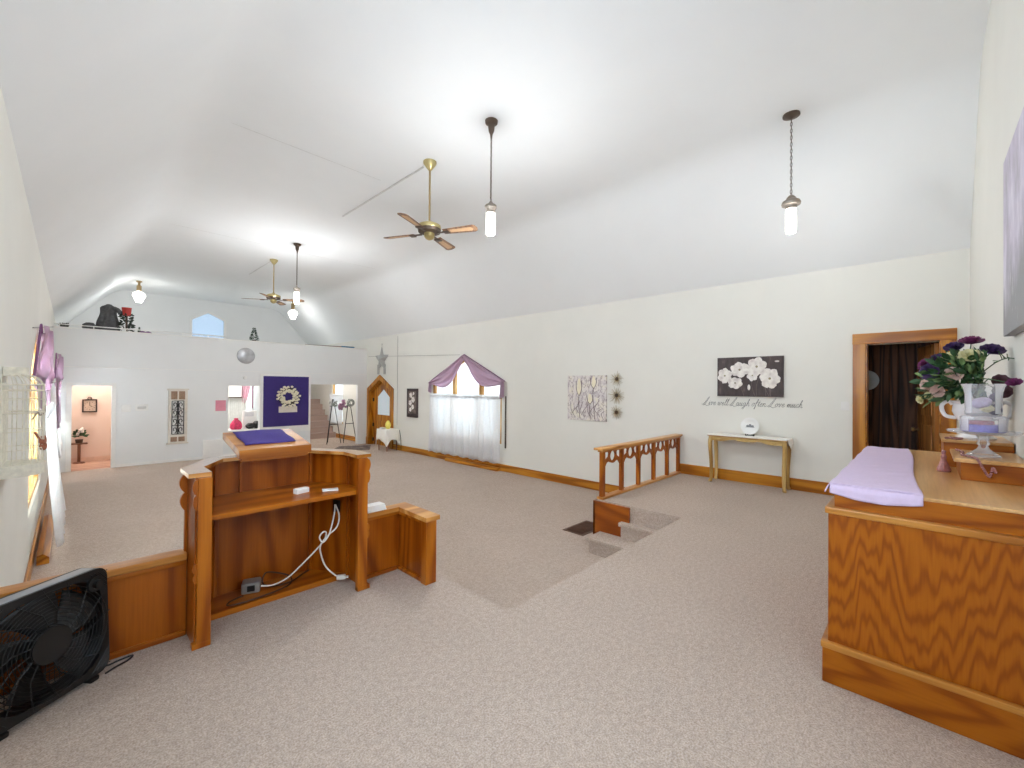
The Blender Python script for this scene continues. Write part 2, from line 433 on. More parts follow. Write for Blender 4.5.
arch_window('window_1', XR, XR+TH, 8.58, 2.78, .06, 1.53, 2.2, XR, 1, (9.05, 7.98))
arch_window('window_2', XL-TH, XL, 7.7, 2.5, .06, 1.48, 2.08, XL, -1, (8.1, 7.3))
arch_window('window_3', XL-TH, XL, 12.75, 1.9, .1, 1.45, 2.0, XL, -1, (12.75,))
def rect_window(name, ax, u0, u1, z0, z1, w0, w1, mat, pm):
    f = .06
    o = MB().prism([(u0, z0), (u1, z0), (u1, z1), (u0, z1)], ax, w0, w1, [[(u0+f, z0+f), (u1-f, z0+f), (u1-f, z1-f), (u0+f, z1-f)]]).build(name, mat, None, kind='structure', smooth=False, origin=(0, 0, 0))
    m = (w0+w1)/2
    MB().prism([(u0+f, z0+f), (u1-f, z0+f), (u1-f, z1-f), (u0+f, z1-f)], ax, m-.004, m+.004).build('pane', pm, o, smooth=False)
    return o
rect_window('added_window_left', 'x', .1, 2.1, 1.3, 2.75, XL-.16, XL-.02, PALEOAK['z'], CLEARP)  # invented window out of view, added to light the stage
rect_window('added_window_back', 'y', .1, 2.0, 1.3, 2.9, YB-.16, YB-.02, PALEOAK['z'], CLEARP)  # invented window behind the camera, added for its light
rect_window('window_6', 'x', 15.62, 16.6, -.02, 1.75, XR+.02, XR+.16, PALEOAK['z'], FROST)
rect_window('window_7', 'y', 4.25, 5.0, .1, 1.6, YE+.02, YE+.16, WHITE, FROST)
f = .06
o = MB().prism(LW, 'y', YE-.02, YE+.14, [[(3.02, 3.09), (3.99, 3.09), (3.99, 3.80), (3.5, 4.04), (3.02, 3.75)]]).build('window_8', WHITE, None, kind='structure', smooth=False, origin=(0, 0, 0))
MB().prism([(3.02, 3.09), (3.99, 3.09), (3.99, 3.80), (3.5, 4.04), (3.02, 3.75)], 'y', YE+.05, YE+.058).build('pane', CLEARP, o, smooth=False)
# entry door in the right wall, in a deep gabled frame
f = MB().prism([(12.19, N), (12.19, 1.24), (12.9, 1.62), (13.6, 1.24), (13.6, N), (13.74, N), (13.74, 1.33), (12.9, 1.785), (12.05, 1.33), (12.05, N)], 'x', XR-.035, XR)
f.prism([(12.191, N), (12.191, 1.239), (12.9, 1.618), (13.599, 1.239), (13.599, N), (13.575, N), (13.575, 1.225), (12.9, 1.592), (12.215, 1.225), (12.215, N)], 'x', XR-.002, XR+TH)
f.box(XR-.05, XR, 12.03, 12.2, N, N+.25, .006).box(XR-.05, XR, 13.59, 13.76, N, N+.25, .006)
d = struct('door_1', f, TRIMW['z'])
lf = MB().prism([(12.217, N+.01), (13.573, N+.01), (13.573, 1.222), (12.9, 1.588), (12.217, 1.222)], 'x', XR+.12, XR+.165, [[(12.5, .45), (13.3, .45), (13.3, 1.05), (12.9, 1.32), (12.5, 1.05)]])
for z in (.16, -.02, -.2, -.38): lf.box(XR+.105, XR+.12, 12.4, 13.42, z-.055, z+.085, .012)
lf = lf.build('door_leaf', TRIMW['z'], d, smooth=False)
MB().box(XR+.14, XR+.146, 12.5, 13.3, .45, 1.3).build('pane', FROST, lf, smooth=False)
hg = MB()
for z in (.95, .1, -.4): hg.box(XR+.09, XR+.122, 13.51, 13.57, z-.06, z+.06, .004)
hg.build('hinge', BLACKM, lf)
# stage side door, open into the panelled room
dd = MB(); Lw, Lh = .66, 1.98
dd.box(0, Lw, -.02, .02, .01, Lh, .004)
for (a, b) in ((.12, .55), (.68, .98), (1.1, 1.4), (1.52, 1.86)):
    for sy in (-1, 1): dd.box(.1, Lw-.1, sy*.02-.008, sy*.02+.008, a, b, .012)
dt = bpy.data.objects.new('door_2', None); COL.objects.link(dt); dt.location = (7.2, -.115, 0); dt.rotation_euler = (0, 0, R(13.5)); dt['kind'] = 'structure'
dd.build('door_leaf', oak('old_oak_door', 'z', (172, 118, 64), (150, 98, 48), (112, 68, 28), rings=9, across=3, along=.3), dt, local=True, smooth=False)
MB().lathe([(.0, 0), (.012, 0), (.012, .03), (.026, .045), (.03, .06), (.022, .075), (0, .078)], n=14, mat=Matrix.Translation((Lw-.06, .018, .9)) @ Matrix.Rotation(R(-90), 4, 'X')).lathe([(0, 0), (.028, 0), (.028, .006), (0, .007)], n=14, mat=Matrix.Translation((Lw-.06, .018, .9)) @ Matrix.Rotation(R(-90), 4, 'X')).build('door_knob', BRASS, dt, local=True)

# ------------------------------------------------------------------ curtains
def curtain(name, label, x, y0, y1, z0, z1, waves, amp, bulge, mat, group=None, rod=True, seed=0):
    t = thing(name, label, 'curtain', (x, (y0+y1)/2, z0), 0, group)
    rnd = random.Random(seed)
    ph = [rnd.uniform(0, 6) for _ in range(4)]
    def fn(u, v):
        y = y0+(y1-y0)*u; z = z1+(z0-z1)*v
        a = math.sin(u*waves*6.283+ph[0])*amp+math.sin(u*waves*2.7*6.283+ph[1])*amp*.35
        k = .35+.65*v
        return (x+a*k+bulge*(v**1.5), y+.02*math.sin(u*waves*6.283*.5+ph[2])*v, z+(.018*math.sin(u*waves*.5*6.283+ph[3]) if v > .98 else 0))
    MB().grid(fn, int(waves*10), 14).build('sheer_panel', mat, t, solid=.003)
    # gathered heading
    MB().grid(lambda u, v: (x+math.sin(u*waves*14+ph[1])*.012+.012*math.sin(v*3.14), y0+(y1-y0)*u, z1+.05-.11*v), int(waves*12), 4).build('heading', mat, t, solid=.003)
    if rod: MB().tube([(x, y0-.05, z1+.005), (x, y1+.05, z1+.005)], .008, 8).build('curtain_rod', WHITE, t)
    return t
curtain('sheer_curtain', 'white sheer cafe curtain over the lower half of the gabled window on the right wall', XR-.08, 7.17, 10.0, -.39, 1.17, 15, .022, -.03, SHEER, seed=1)
curtain('sheer_curtain', 'long white sheer curtain bellying out from the nearer window on the left wall', XL+.11, 6.8, 9.25, -.38, 1.10, 11, .03, .11, SHEER, seed=2)
curtain('sheer_curtain', 'short white sheer curtain of the farther window on the left wall by the doorway', XL+.10, 11.85, 13.6, .0, .95, 7, .02, .05, SHEER, seed=3)
curtain('sheer_curtain', 'white sheer curtain over the window beside the carpeted stairs', XR-.07, 15.55, 16.7, -.05, 1.05, 7, .018, -.02, SHEER, seed=4)
def swag(label, x, sg, c, hw, ze, za, mat, tails):
    t = thing('window_swag', label, 'curtain', (x, c, ze))
    for s in (-1, 1):
        def fn(u, v):
            y = c+s*hw*u; top = za+(ze-za)*u
            L = .1+.36*math.sin(min(1, u*1.02)*math.pi)**1.2*(.9 if s < 0 else 1)
            bz = top-L*v
            fold = .03*math.sin(v*12+u*5)+.02*math.sin(v*23)
            return (x+sg*(.02+.05*math.sin(v*math.pi)+fold*.7), y-s*hw*.06*v*math.sin(u*math.pi), bz+.02)
        MB().grid(fn, 26, 20).build('swag_drape', mat, t, solid=.004)
        zz = tails[0] if s < 0 else tails[1]
        def ft(u, v):
            yy = c+s*(hw-.02)+(.11+.05*v)*(u-.5)
            return (x+sg*(.03+.02*math.sin(u*19)+.02*v), yy, ze+.03+(zz-ze)*v+.05*(u-.5)*s*v)
        MB().grid(ft, 18, 12).build('tail', mat, t, solid=.004)
    MB().tube([(x, c-hw-.04, ze+.02), (x, c, za+.03), (x, c+hw+.04, ze+.02)], .012, 8).build('swag_pole', PURPLED, t)
    return t
t = swag('lilac satin swag draped along the gable of the right wall window', XR-.03, -1, 8.56, 1.46, 1.53, 2.22, PURPLE, (1.13, 1.22))
t = swag('lilac satin swag with long tails on the nearer left wall window', XL+.03, 1, 7.7, 1.3, 1.47, 2.1, PURPLE, (1.15, .85))
t = swag('lilac satin swag on the farther left wall window next to the doorway', XL+.08, 1, 12.7, .95, 1.5, 2.0, PURPLE, (.55, .55))
# loose rod end and floor boards under the two windows
MB().box(XR-.026, XR-.004, 7.03, 7.06, -.02, 1.2, .004).build('curtain_batten', BRONZE, None, label='thin dark upright batten hanging beside the right wall window', cat='batten')
MB().box(XR-.14, XR-.03, 7.2, 9.2, N, N+.08, .01).build('floor_beam', TRIMW['y'], None, label='long oak board lying on the carpet under the right wall window', cat='board')
MB().prism([(XL+.045, N), (XL+.14, N), (XL+.14, N+.07), (XL+.09, N+.115), (XL+.045, N+.1)], 'y', 6.95, 9.0).build('floor_beam', TRIMW['y'], None, label='oak board lying along the left wall under the long white curtain', cat='board', smooth=False)

# ------------------------------------------------------------------ lectern with wings
LX0, LX1 = .475, 1.465
t = thing('lectern', 'oak pulpit lectern with open back, inner shelf and slanted reading desk', 'lectern', (.97, 3.08, 0))
LEC = t
ctr = [(LX0, 2.83), (LX0, 3.06), (.655, 3.36), (1.285, 3.36), (LX1, 3.06), (LX1, 2.83)]
def offset(path, d):
    out = []
    P = [Vector(p) for p in path]
    for i, p in enumerate(P):
        dirs = []
        if i > 0: dirs.append((P[i]-P[i-1]).normalized())
        if i < len(P)-1: dirs.append((P[i+1]-P[i]).normalized())
        ns = [Vector((-q.y, q.x)) for q in dirs]
        n = sum(ns, Vector((0, 0))); n.normalize()
        out.append(tuple(p+n*d/max(.5, n.dot(ns[0]))))
    return out
def ribbon(path, d0, d1): return offset(path, d0)+offset(path, d1)[::-1]
for i, nm in enumerate(('side_panel', 'angled_panel', 'front_panel', 'angled_panel', 'side_panel')):
    seg = ctr[i:i+2]
    MB().prism(ribbon(seg, -.0, -.024), 'z', 0.0, .915).build(nm, OAKD['z'], t, smooth=False)
# slim corner mouldings inside
cm = MB()
for p in offset(ctr, -.03)[1:5]: cm.box(p[0]-.012, p[0]+.012, p[1]-.012, p[1]+.012, 0, .915, .004)
cm.box(.80, .815, 3.315, 3.338, .69, .915, .002)
cm.build('corner_moulding', OAKD['z'], t, smooth=False)
# front posts with scalloped brackets
def scallop(x, s, z0, z1, amp=.03, bumps=2):
    pts = [(x, z1)]
    k = 44; H = z1-z0
    for i in range(k+1):
        u = i/k
        w = .004+amp*(.25+.75*abs(math.sin(u*math.pi*bumps))**.7)*(1-.25*u)
        pts.append((x+s*w, z1-H*u))
    pts.append((x, z0)); return pts
for (a, b, s) in ((LX0+.008, LX0+.073, -1), (LX1-.078, LX1-.008, 1)):
    MB().box(a, b, 2.80, 2.835, 0, .915, .004).box(a-(.02 if s < 0 else 0), b+(.02 if s > 0 else 0), 2.797, 2.838, 0, .03, .004).build('front_post', OAK['z'], t, smooth=False)
    xe = a if s < 0 else b
    MB().prism(scallop(xe, s, .74, .905, .02), 'y', 2.807, 2.829).build('scalloped_bracket', OAK['z'], t)
    MB().prism(scallop(xe, s, .35, .45, .018), 'y', 2.807, 2.829).build('scalloped_bracket', OAK['z'], t)
    px = LX0-.002 if s < 0 else LX1+.002
    MB().prism(scallop(px, s, .70, .905, .035)[:-1]+[(px+s*.012, .69), (px+s*.012, 0), (px, 0)], 'y', 3.03, 3.055).build('scalloped_bracket', OAKD['z'], t)
MB().prism(ribbon(ctr, .03, -.075), 'z', .915, .938).build('top_ledge', oak('oak_gloss_top', 'x', (216, 158, 90), (200, 140, 74), (168, 108, 46), rings=6, rough=.14, coat=1), t, smooth=False)
MB().prism([(.50, 2.835), (.5, 3.05), (.675, 3.335), (1.265, 3.335), (1.44, 3.05), (1.44, 2.835)], 'z', .665, .692).build('shelf', OAK['x'], t, smooth=False)
MB().prism([(.50, 3.08), (.675, 3.335), (1.265, 3.335), (1.43, 3.07)], 'z', 0, .035).build('base_board', OAK['x'], t, smooth=False)
# slanted desk
dk = MB().prism([(3.0, .966), (3.0, 1.018), (3.41, 1.094), (3.41, 1.052), (3.06, .985), (3.06, .966)], 'x', .72, 1.145)
dk.prism([(3.02, .94), (3.02, .968), (3.09, .99), (3.37, 1.05), (3.37, .938), (3.09, .938)], 'x', .80, 1.07).box(.735, 1.13, 3.01, 3.05, .944, .968, .006)
dk.build('reading_desk', oak('oak_desk', 'x', (190, 128, 56), (176, 110, 40), (150, 84, 24), rings=6), t, smooth=False)
def slope(y): return 1.018+(y-3.0)*.076/.41
MB().grid(lambda u, v: (.775+.30*u+(.004*math.sin(v*9)), 3.09+.312*v, slope(3.09+.312*v)+.004+.002*math.sin(u*7+v*4)), 14, 14).build('cloth_mat', PLUM, None, label='purple cloth lying on the slanted lectern desk', cat='cloth', solid=.006)
# loose things in the lectern
MB().box(-.045, .045, -.022, .022, 0, .034, .004, mat=Matrix.Translation((1.09, 3.02, .693)) @ Matrix.Rotation(R(15), 4, 'Z')).build('small_box', PAPER, None, label='small white box on the lectern shelf', cat='box')
MB().box(-.05, .05, -.03, .03, 0, .009, .002, mat=Matrix.Translation((1.26, 2.96, .693)) @ Matrix.Rotation(R(-20), 4, 'Z')).build('booklet', PAPER, None, label='flat white booklet on the lectern shelf near its right end', cat='booklet')
o = thing('outlet_box', 'grey metal outlet box with a black socket on the lectern base', 'electrical box', (.86, 3.25, .035), R(-20))
MB().box(-.055, .055, -.05, .05, 0, .07, .014, 3).build('box_body', GREYC, o, local=True)
MB().box(-.02, .025, -.056, -.048, .018, .055, .006).build('socket', BLACK, o, local=True)
o = thing('extension_cord', 'white extension cord knotted and hanging inside the lectern', 'cord', (1.3, 3.0, .2))
WCORD = plain('white_cord', (226, 220, 210), .5)
p = smooth_path([(.90, 3.19, .075), (.97, 3.16, .07), (1.05, 3.12, .11), (1.14, 3.08, .2), (1.21, 3.06, .27), (1.255, 3.04, .33), (1.265, 3.03, .38), (1.24, 3.02, .395), (1.215, 3.02, .365), (1.235, 3.015, .325), (1.27, 3.01, .36), (1.30, 3.02, .43), (1.335, 3.06, .5), (1.36, 3.11, .545)])
MB().tube(p, .0055, 8).build('cord', WCORD, o)
p = smooth_path([(1.36, 3.10, .545), (1.36, 3.04, .48), (1.32, 2.985, .42), (1.27, 3.02, .36), (1.225, 3.03, .3), (1.235, 3.03, .22), (1.265, 3.02, .14), (1.32, 3.0, .075), (1.35, 3.0, .05)])
MB().tube(p, .0055, 8).build('cord', WCORD, o)
MB().box(-.03, .03, -.016, .016, 0, .03, .008, mat=Matrix.Translation((1.36, 2.995, .0362)) @ Matrix.Rotation(R(-35), 4, 'Z')).box(.026, .05, -.01, .01, .008, .02, .003, mat=Matrix.Translation((1.36, 2.995, .0362)) @ Matrix.Rotation(R(-35), 4, 'Z')).build('plug', WCORD, o)
MB().box(-.028, .028, -.004, .004, 0, .085, .003, mat=Matrix.Translation((1.375, 3.115, .49)) @ Matrix.Rotation(R(122), 4, 'Z')).build('cable_outlet', BLACK, LEC, label='black cable outlet')
p = smooth_path([(.80, 3.2, .041), (.72, 3.17, .041), (.7, 3.12, .041), (.8, 3.1, .041), (.98, 3.12, .041), (1.08, 3.17, .042), (1.1, 3.25, .06), (1.02, 3.28, .1), (.95, 3.27, .12), (.93, 3.25, .06), (1.0, 3.2, .041), (1.1, 3.2, .041), (1.2, 3.27, .041), (1.25, 3.3, .041)])
MB().tube(p, .005, 8).build('lamp_cord', plain('brown_cord', (70, 44, 28), .5), None, label='thin brown cord looping over the lectern base', cat='cord')
# low wing wall on the right of the lectern
w = thing('wing_wall', 'low oak L-shaped panel wall joining the right side of the lectern', 'low wall', (1.7, 2.9, 0))
MB().box(LX1+.012, 1.80, 2.95, 2.975, 0, .455).build('back_panel', OAKD['z'], w, smooth=False)
MB().box(1.795, 1.82, 2.61, 2.965, 0, .455).build('side_panel', OAKD['z'], w, smooth=False)
MB().box(1.77, 1.86, 2.545, 2.61, 0, .452, .004).build('end_post', OAK['z'], w, smooth=False)
MB().prism([(LX1+.012, 2.91), (1.77, 2.91), (1.755, 2.525), (1.875, 2.525), (1.88, 3.0), (LX1+.012, 3.0)], 'z', .455, .487).build('cap_rail', OAKRAIL, w, smooth=False)
MB().box(LX1+.012, 1.775, 2.93, 2.952, 0, .028, .006).box(1.778, 1.797, 2.61, 2.94, 0, .028, .006).box(LX1+.012, 1.79, 2.935, 2.951, .425, .455, .004).box(1.78, 1.797, 2.6, 2.94, .425, .455, .004).build('moulding', OAK['x'], w, smooth=False)
mb = MB()
for k in range(4):
    a = R(random.uniform(-8, 8))
    mb.box(-.06, .06, -.05, .05, 0, .011, .002, mat=Matrix.Translation((1.57, 2.955, .488+.0112*k)) @ Matrix.Rotation(a, 4, 'Z'))
st = thing('paper_stack', 'stack of white papers on the low oak wing wall behind the lectern', 'papers', (1.58, 2.955, .488))
for k in range(4):
    MB().box(-.075, .075, -.04, .04, 0, .012, .003, mat=Matrix.Translation((1.585+random.uniform(-.01, .01), 2.955, .4872+.0121*k)) @ Matrix.Rotation(R(random.uniform(-5, 5)), 4, 'Z')).build('sheet_bundle', PAPER, st)
mb.bm.free()
# left rail panel
w = thing('rail_panel', 'low oak panel rail between the left wall and the lectern', 'low wall', (.1, 3.03, 0))
MB().box(XL+.002, LX0-.004, 3.02, 3.045, .0, .43).build('panel', OAKD['z'], w, smooth=False)
MB().box(XL+.002, LX0-.004, 2.985, 3.10, .43, .468, .012, 3).build('cap_rail', OAKRAIL, w)
MB().box(XL+.002, LX0-.004, 3.0, 3.022, 0, .03, .008).box(XL+.002, LX0-.004, 3.003, 3.022, .40, .43, .006).build('moulding', OAK['x'], w)

# ------------------------------------------------------------------ box fan in the left corner
t = thing('box_fan', 'black plastic box fan leaning on the rail panel in the near left corner', 'fan', (-.068, 2.776, 0), R(38))
W, H, D = .48, .50, .10
def rrect(hw, hh, r, k=5, cz=0):
    pts = []
    for (cx, cy, a0) in ((hw-r, hh-r, 0), (-hw+r, hh-r, 90), (-hw+r, -hh+r, 180), (hw-r, -hh+r, 270)):
        for i in range(k+1):
            a = R(a0+90*i/k); pts.append((cx+r*math.cos(a), cz+cy+r*math.sin(a)))
    return pts
TILT = Matrix.Translation((0, 0, .012)) @ Matrix.Rotation(R(-3), 4, 'X')
def circ(cx, cz, r, n=32): return [(cx+r*math.cos(2*math.pi*i/n), cz+r*math.sin(2*math.pi*i/n)) for i in range(n)]
cz = .262
MB().prism(rrect(W/2, H/2, .05, cz=cz), 'y', -D/2, D/2, [rrect(W/2-.03, H/2-.03, .12, cz=cz)], mat=TILT).build('housing', BLACK, t, local=True)
g = MB()
for r in [.03+.0155*k for k in range(14)]: g.torus((0, -D/2-.003, cz), r, .0018, 'y', 40, 4)
for k in range(16):
    a = 2*math.pi*k/16; b = a+.5
    g.tube([(.06*math.cos(a), -D/2-.001, cz+.06*math.sin(a)), (.14*math.cos(a+.2), -D/2-.001, cz+.14*math.sin(a+.2)), (.25*math.cos(b), -D/2+.002, cz+.25*math.sin(b))], .0028, 4)
for sx in (-1, 1):
    for sz in (-1, 1):
        for k in range(5): g.tube([(sx*(.16+.02*k), -D/2, cz+sz*(.235-.002*k)), (sx*.236, -D/2, cz+sz*(.15+.018*k))], .002, 4)
bmesh.ops.transform(g.bm, matrix=TILT, verts=g.bm.verts[:])
g.build('front_grille', BLACK, t, local=True)
g = MB()
for k in range(-12, 13):
    q = .02*k; s = math.sqrt(max(0, .245**2-q*q))
    g.tube([(q, D/2-.004, cz-s), (q, D/2-.004, cz+s)], .0014, 4); g.tube([(-s, D/2-.002, cz+q), (s, D/2-.002, cz+q)], .0014, 4)
bmesh.ops.transform(g.bm, matrix=TILT, verts=g.bm.verts[:])
g.build('rear_grille', BLACK, t, local=True)
for k in range(5):
    a = 2*math.pi*k/5+.35
    def fb(u, v):
        r = .05+.165*u; w = .10+.10*u; an = a+(v-.5)*w/r*1.0+.35*u
        an = a+(v-.5)*(1.05-.1*u)+.3*u
        return (r*math.cos(an), -.012+.045*(v-.5), cz+r*math.sin(an))
    m = MB().grid(fb, 8, 8); bmesh.ops.transform(m.bm, matrix=TILT, verts=m.bm.verts[:])
    m.build('blade', BLACK, t, local=True, solid=.003)
MB().lathe([(0, -.03), (.06, -.03), (.075, -.01), (.075, .04), (0, .04)], n=28, mat=TILT @ Matrix.Translation((0, -.02, cz)) @ Matrix.Rotation(R(90), 4, 'X')).build('hub', BLACK, t, local=True)
MB().lathe([(0, 0), (.036, 0), (.034, .012), (.02, .014), (.018, .03), (0, .031)], n=24, mat=TILT @ Matrix.Translation((.18, -D/2, cz+.182)) @ Matrix.Rotation(R(90), 4, 'X')).build('speed_knob', BLACK, t, local=True)
MB().box(-.2, .2, -.036, .03, .0, .004, .0015, mat=TILT @ Matrix.Translation((-.01, 0, cz+H/2-.002))).build('top_plate', plain('grey_plate', (150, 152, 158), .35), t, local=True, label='pale grey top strip')
for sx in (-.17, .17): MB().box(sx-.02, sx+.02, -.052, .05, 0, .022, .006).build('foot', BLACK, t, local=True)
p = smooth_path([(.115, 2.93, .05), (.14, 2.945, .008), (.19, 2.96, .006), (.24, 2.965, .006), (.22, 2.93, .006), (.17, 2.90, .006), (.135, 2.87, .007)])
MB().tube(p, .0045, 8).build('power_cord', BLACK, None, label='thin black cord looped on the carpet beside the box fan', cat='cord')

# ------------------------------------------------------------------ railing on the right of the stage
t = thing('stage_railing', 'oak balustrade with gothic tracery at the right edge of the stage', 'railing', (5.9, 2.95, 0))
RX = [4.735, 5.215, 5.69, 6.17, 6.64, 7.07]
MB().box(4.63, 7.1, 2.885, 3.02, .625, .655, .008).box(4.68, 7.1, 2.915, 2.99, .598, .627, .006).build('hand_rail', OAKRAIL, t)
MB().box(4.68, 7.1, 2.905, 3.0, 0, .03, .006).build('bottom_rail', OAKRAIL, t)
for i, x in enumerate(RX):
    w_ = .048 if i == 0 else .038
    MB().box(x-w_/2*(1.4), x+w_/2*(1.4), 2.928, 2.978, .028, .6, .004).build('baluster', OAK['z'], t, smooth=False)
for a, b in zip(RX, RX[1:]):
    x0, x1 = a+.026, b-.026; c = (x0+x1)/2; w_ = x1-x0
    ol = [(x0, .6), (x0, .34)]
    ol += [(x0+.02, .335), (x0+.022, .37), (x0+.012, .385), (x0+.04, .42), (x0+.07, .45), (x0+.105, .462)]
    ol += [(c-.085, .455), (c-.04, .437), (c, .43), (c+.04, .437), (c+.085, .455)]
    ol += [(x1-.105, .462), (x1-.07, .45), (x1-.04, .42), (x1-.012, .385), (x1-.022, .37), (x1-.02, .335), (x1, .34), (x1, .6)]
    hl = [circ(c, .527, .066, 24), [(x0+.012, .586), (x0+.012, .47), (x0+.05, .49), (c-.1, .52), (c-.088, .565), (c-.1, .586)], [(x1-.012, .586), (c+.1, .586), (c+.088, .565), (c+.1, .52), (x1-.05, .49), (x1-.012, .47)]]
    MB().prism(ol[::-1], 'y', 2.942, 2.964, hl).torus((c, 2.953, .527), .075, .014, 'y', 28, 8).build('tracery', OAKD['x'], t)

# floor register
t = thing('floor_register', 'brown metal floor grate set in the lower carpet by the stage corner', 'floor grate', (5.08, 3.45, N))
RUST = plain('brown_metal', (92, 54, 30), .45, .3, .15)
MB().prism([(4.79, 3.28), (5.37, 3.28), (5.37, 3.62), (4.79, 3.62)], 'z', N, N+.008, [[(4.82, 3.31), (5.34, 3.31), (5.34, 3.59), (4.82, 3.59)]]).build('frame', RUST, t, smooth=False)
mb = MB()
for k in range(16): mb.box(4.82, 5.34, 3.312+.0175*k, 3.312+.0175*k+.008, N+.001, N+.007)
for k in range(5): mb.box(4.9+.1*k, 4.91+.1*k, 3.31, 3.59, N+.001, N+.0075)
mb.box(4.82, 5.34, 3.31, 3.59, N, N+.0015)
mb.build('louvres', RUST, t, smooth=False)

# ------------------------------------------------------------------ altar cabinet
t = thing('altar_cabinet', 'large oak altar cabinet with stepped plinth in the right foreground', 'cabinet', (3.57, -.01, 0))
AX0, AX1, AY0, AY1 = 2.58, 4.62, YB+.004, .335
MB().box(AX0-.02, AX1+.02, AY0, AY1+.02, 0, .19, .006).build('plinth', ALTH, t, smooth=False)
MB().box(AX0, AX1, AY0, AY1, .19, .838, .004).build('body', ALTF, t, smooth=False)
MB().box(AX0-.026, AX1+.026, AY0, AY1+.026, .166, .197, .007).box(AX0-.012, AX1+.012, AY0, AY1+.012, .816, .848, .006).build('moulding', oak('oak_ledge', 'y', (196, 136, 62), (186, 124, 52), (160, 98, 34), rings=6), t, smooth=False)
MB().box(AX0+.022, AX1-.02, AY0, AY1-.022, .84, .935, .003).build('upper_tier', ALTH, t, smooth=False)
MB().box(AX0+.015, AX1-.015, AY0, AY1-.016, .935, .95, .004).build('top', OAKTOP, t, smooth=False)
# risers standing on it
r1 = thing('riser_box', 'lower oak riser box on the altar under the glass cake stand', 'riser', (3.55, -.25, .95))
MB().box(3.26, 3.70, YB+.006, -.142, .951, 1.045).build('box_body', ALTH, r1, smooth=False)
MB().box(3.225, 3.715, YB+.006, -.115, 1.045, 1.066, .005).build('lid', OAKTOP, r1, smooth=False)
r2 = thing('riser_box', 'taller oak riser box on the altar behind the cake stand, under the bouquet urn', 'riser', (4.0, -.22, .95))
MB().box(3.76, 4.25, YB+.006, -.09, .951, 1.10).build('box_body', ALTH, r2, smooth=False)
MB().box(3.745, 4.26, YB+.006, -.08, 1.10, 1.118, .005).build('lid', OAKTOP, r2, smooth=False)
# lilac cloth draped over the front edge
edge = AY1-.016
def cl(u, v):
    x = 2.60+1.92*u
    yin = .0+.085*u+.012*math.sin(u*6.2)
    L0 = edge-yin; tot = L0+.05+.03*math.sin(u*5)
    s = v*tot
    wr = .003*math.sin(u*46+v*3)+.002*math.sin(u*21+v*9)
    if s < L0-.01: return (x, yin+s, .9575+abs(wr))
    k = s-(L0-.01)
    return (x-.03*k/.1, edge+.008+.035*min(1, k/.1)+.008*math.sin(u*30)*min(1, k/.05), .9575-max(0, k-.016)*.92)
mb = MB().grid(cl, 70, 34)
def ce(u, v):   # short lap over the left end
    y = .0+.33*u; L = (.03+.035*math.sin(u*2.4+.4))*v
    return (2.603-.016*min(1, v*4)-.004*math.sin(u*20)*v, y, .9578-L)
mb.grid(ce, 30, 6)
mb.build('lilac_cloth', LILAC, None, label='folded lilac cloth draped over the edge of the altar cabinet', cat='cloth', solid=.004)
# cake stand, trifle glass, bouquet
cx, cy = 3.42, -.232
t = thing('cake_stand', 'clear glass pedestal cake stand on the lower riser box', 'cake stand', (cx, cy, 1.066))
MB().lathe([(0, .0), (.066, 0), (.064, .008), (.04, .025), (.024, .04), (.018, .055), (.026, .068), (.02, .082), (.02, .1), (.03, .112), (.0, .112)], (cx, cy, 1.0665), 28).build('pedestal', GLASS, t)
MB().lathe([(0, .112), (.05, .113), (.135, .125), (.142, .134), (.138, .137), (.05, .123), (0, .122)], (cx, cy, 1.0665), 40).build('plate', GLASS, t)
ZP = 1.0665+.124
t = thing('glass_dish', 'low round glass dish with lavender filling on the cake stand', 'dish', (cx, cy, ZP))
MB().lathe([(0, 0), (.082, 0), (.088, .01), (.089, .085), (.08, .093), (.078, .088), (.084, .08), (.083, .012), (0, .006)], (cx, cy, ZP), 36).build('dish_wall', GLASS, t)
MB().lathe([(0, .007), (.081, .009), (.081, .045), (.04, .05), (0, .048)], (cx, cy, ZP), 30).build('filling', plain('lavender_filling', (126, 118, 202), .6, var=.2, scale=60), t)
MB().lathe([(.0, .048), (.05, .048), (.05, .066), (0, .068)], (cx-.01, cy+.01, ZP), 20).build('topping', plain('rose_petals', (176, 110, 124), .7, var=.25, scale=60), t)
ZG = ZP+.0935
t = thing('trifle_glass', 'clear straight glass vase holding soap and purple flowers atop the dish', 'vase', (cx, cy, ZG))
MB().lathe([(0, 0), (.062, 0), (.07, .008), (.07, .12), (.078, .155), (.088, .172), (.085, .172), (.074, .155), (.066, .12), (.066, .014), (0, .01)], (cx, cy, ZG), 36).build('glass_wall', GLASS, t)
MB().sphere((0, 0, 0), .05, 1.2, .75, .55, 20, Matrix.Translation((cx-.01, cy+.008, ZG+.07)) @ Matrix.Rotation(R(20), 4, 'Z') @ Matrix.Rotation(R(-32), 4, 'X'), .03).build('wrapped_soap', plain('lilac_wrap', (196, 182, 206), .5, var=.1, scale=40), t)
MB().sphere((cx+.01, cy-.045, ZG+.1), .024, noise=.1).sphere((cx-.01, cy-.04, ZG+.035), .028, noise=.1).build('flower_head', plain('deep_purple', (72, 58, 92), .7, var=.2, scale=80), t)
MB().sphere((cx-.02, cy-.015, ZG+.04), .028, 1, 1.1, .7, noise=.12).build('petal_cluster', plain('cream_petal', (206, 200, 160), .7, var=.15, scale=60), t)
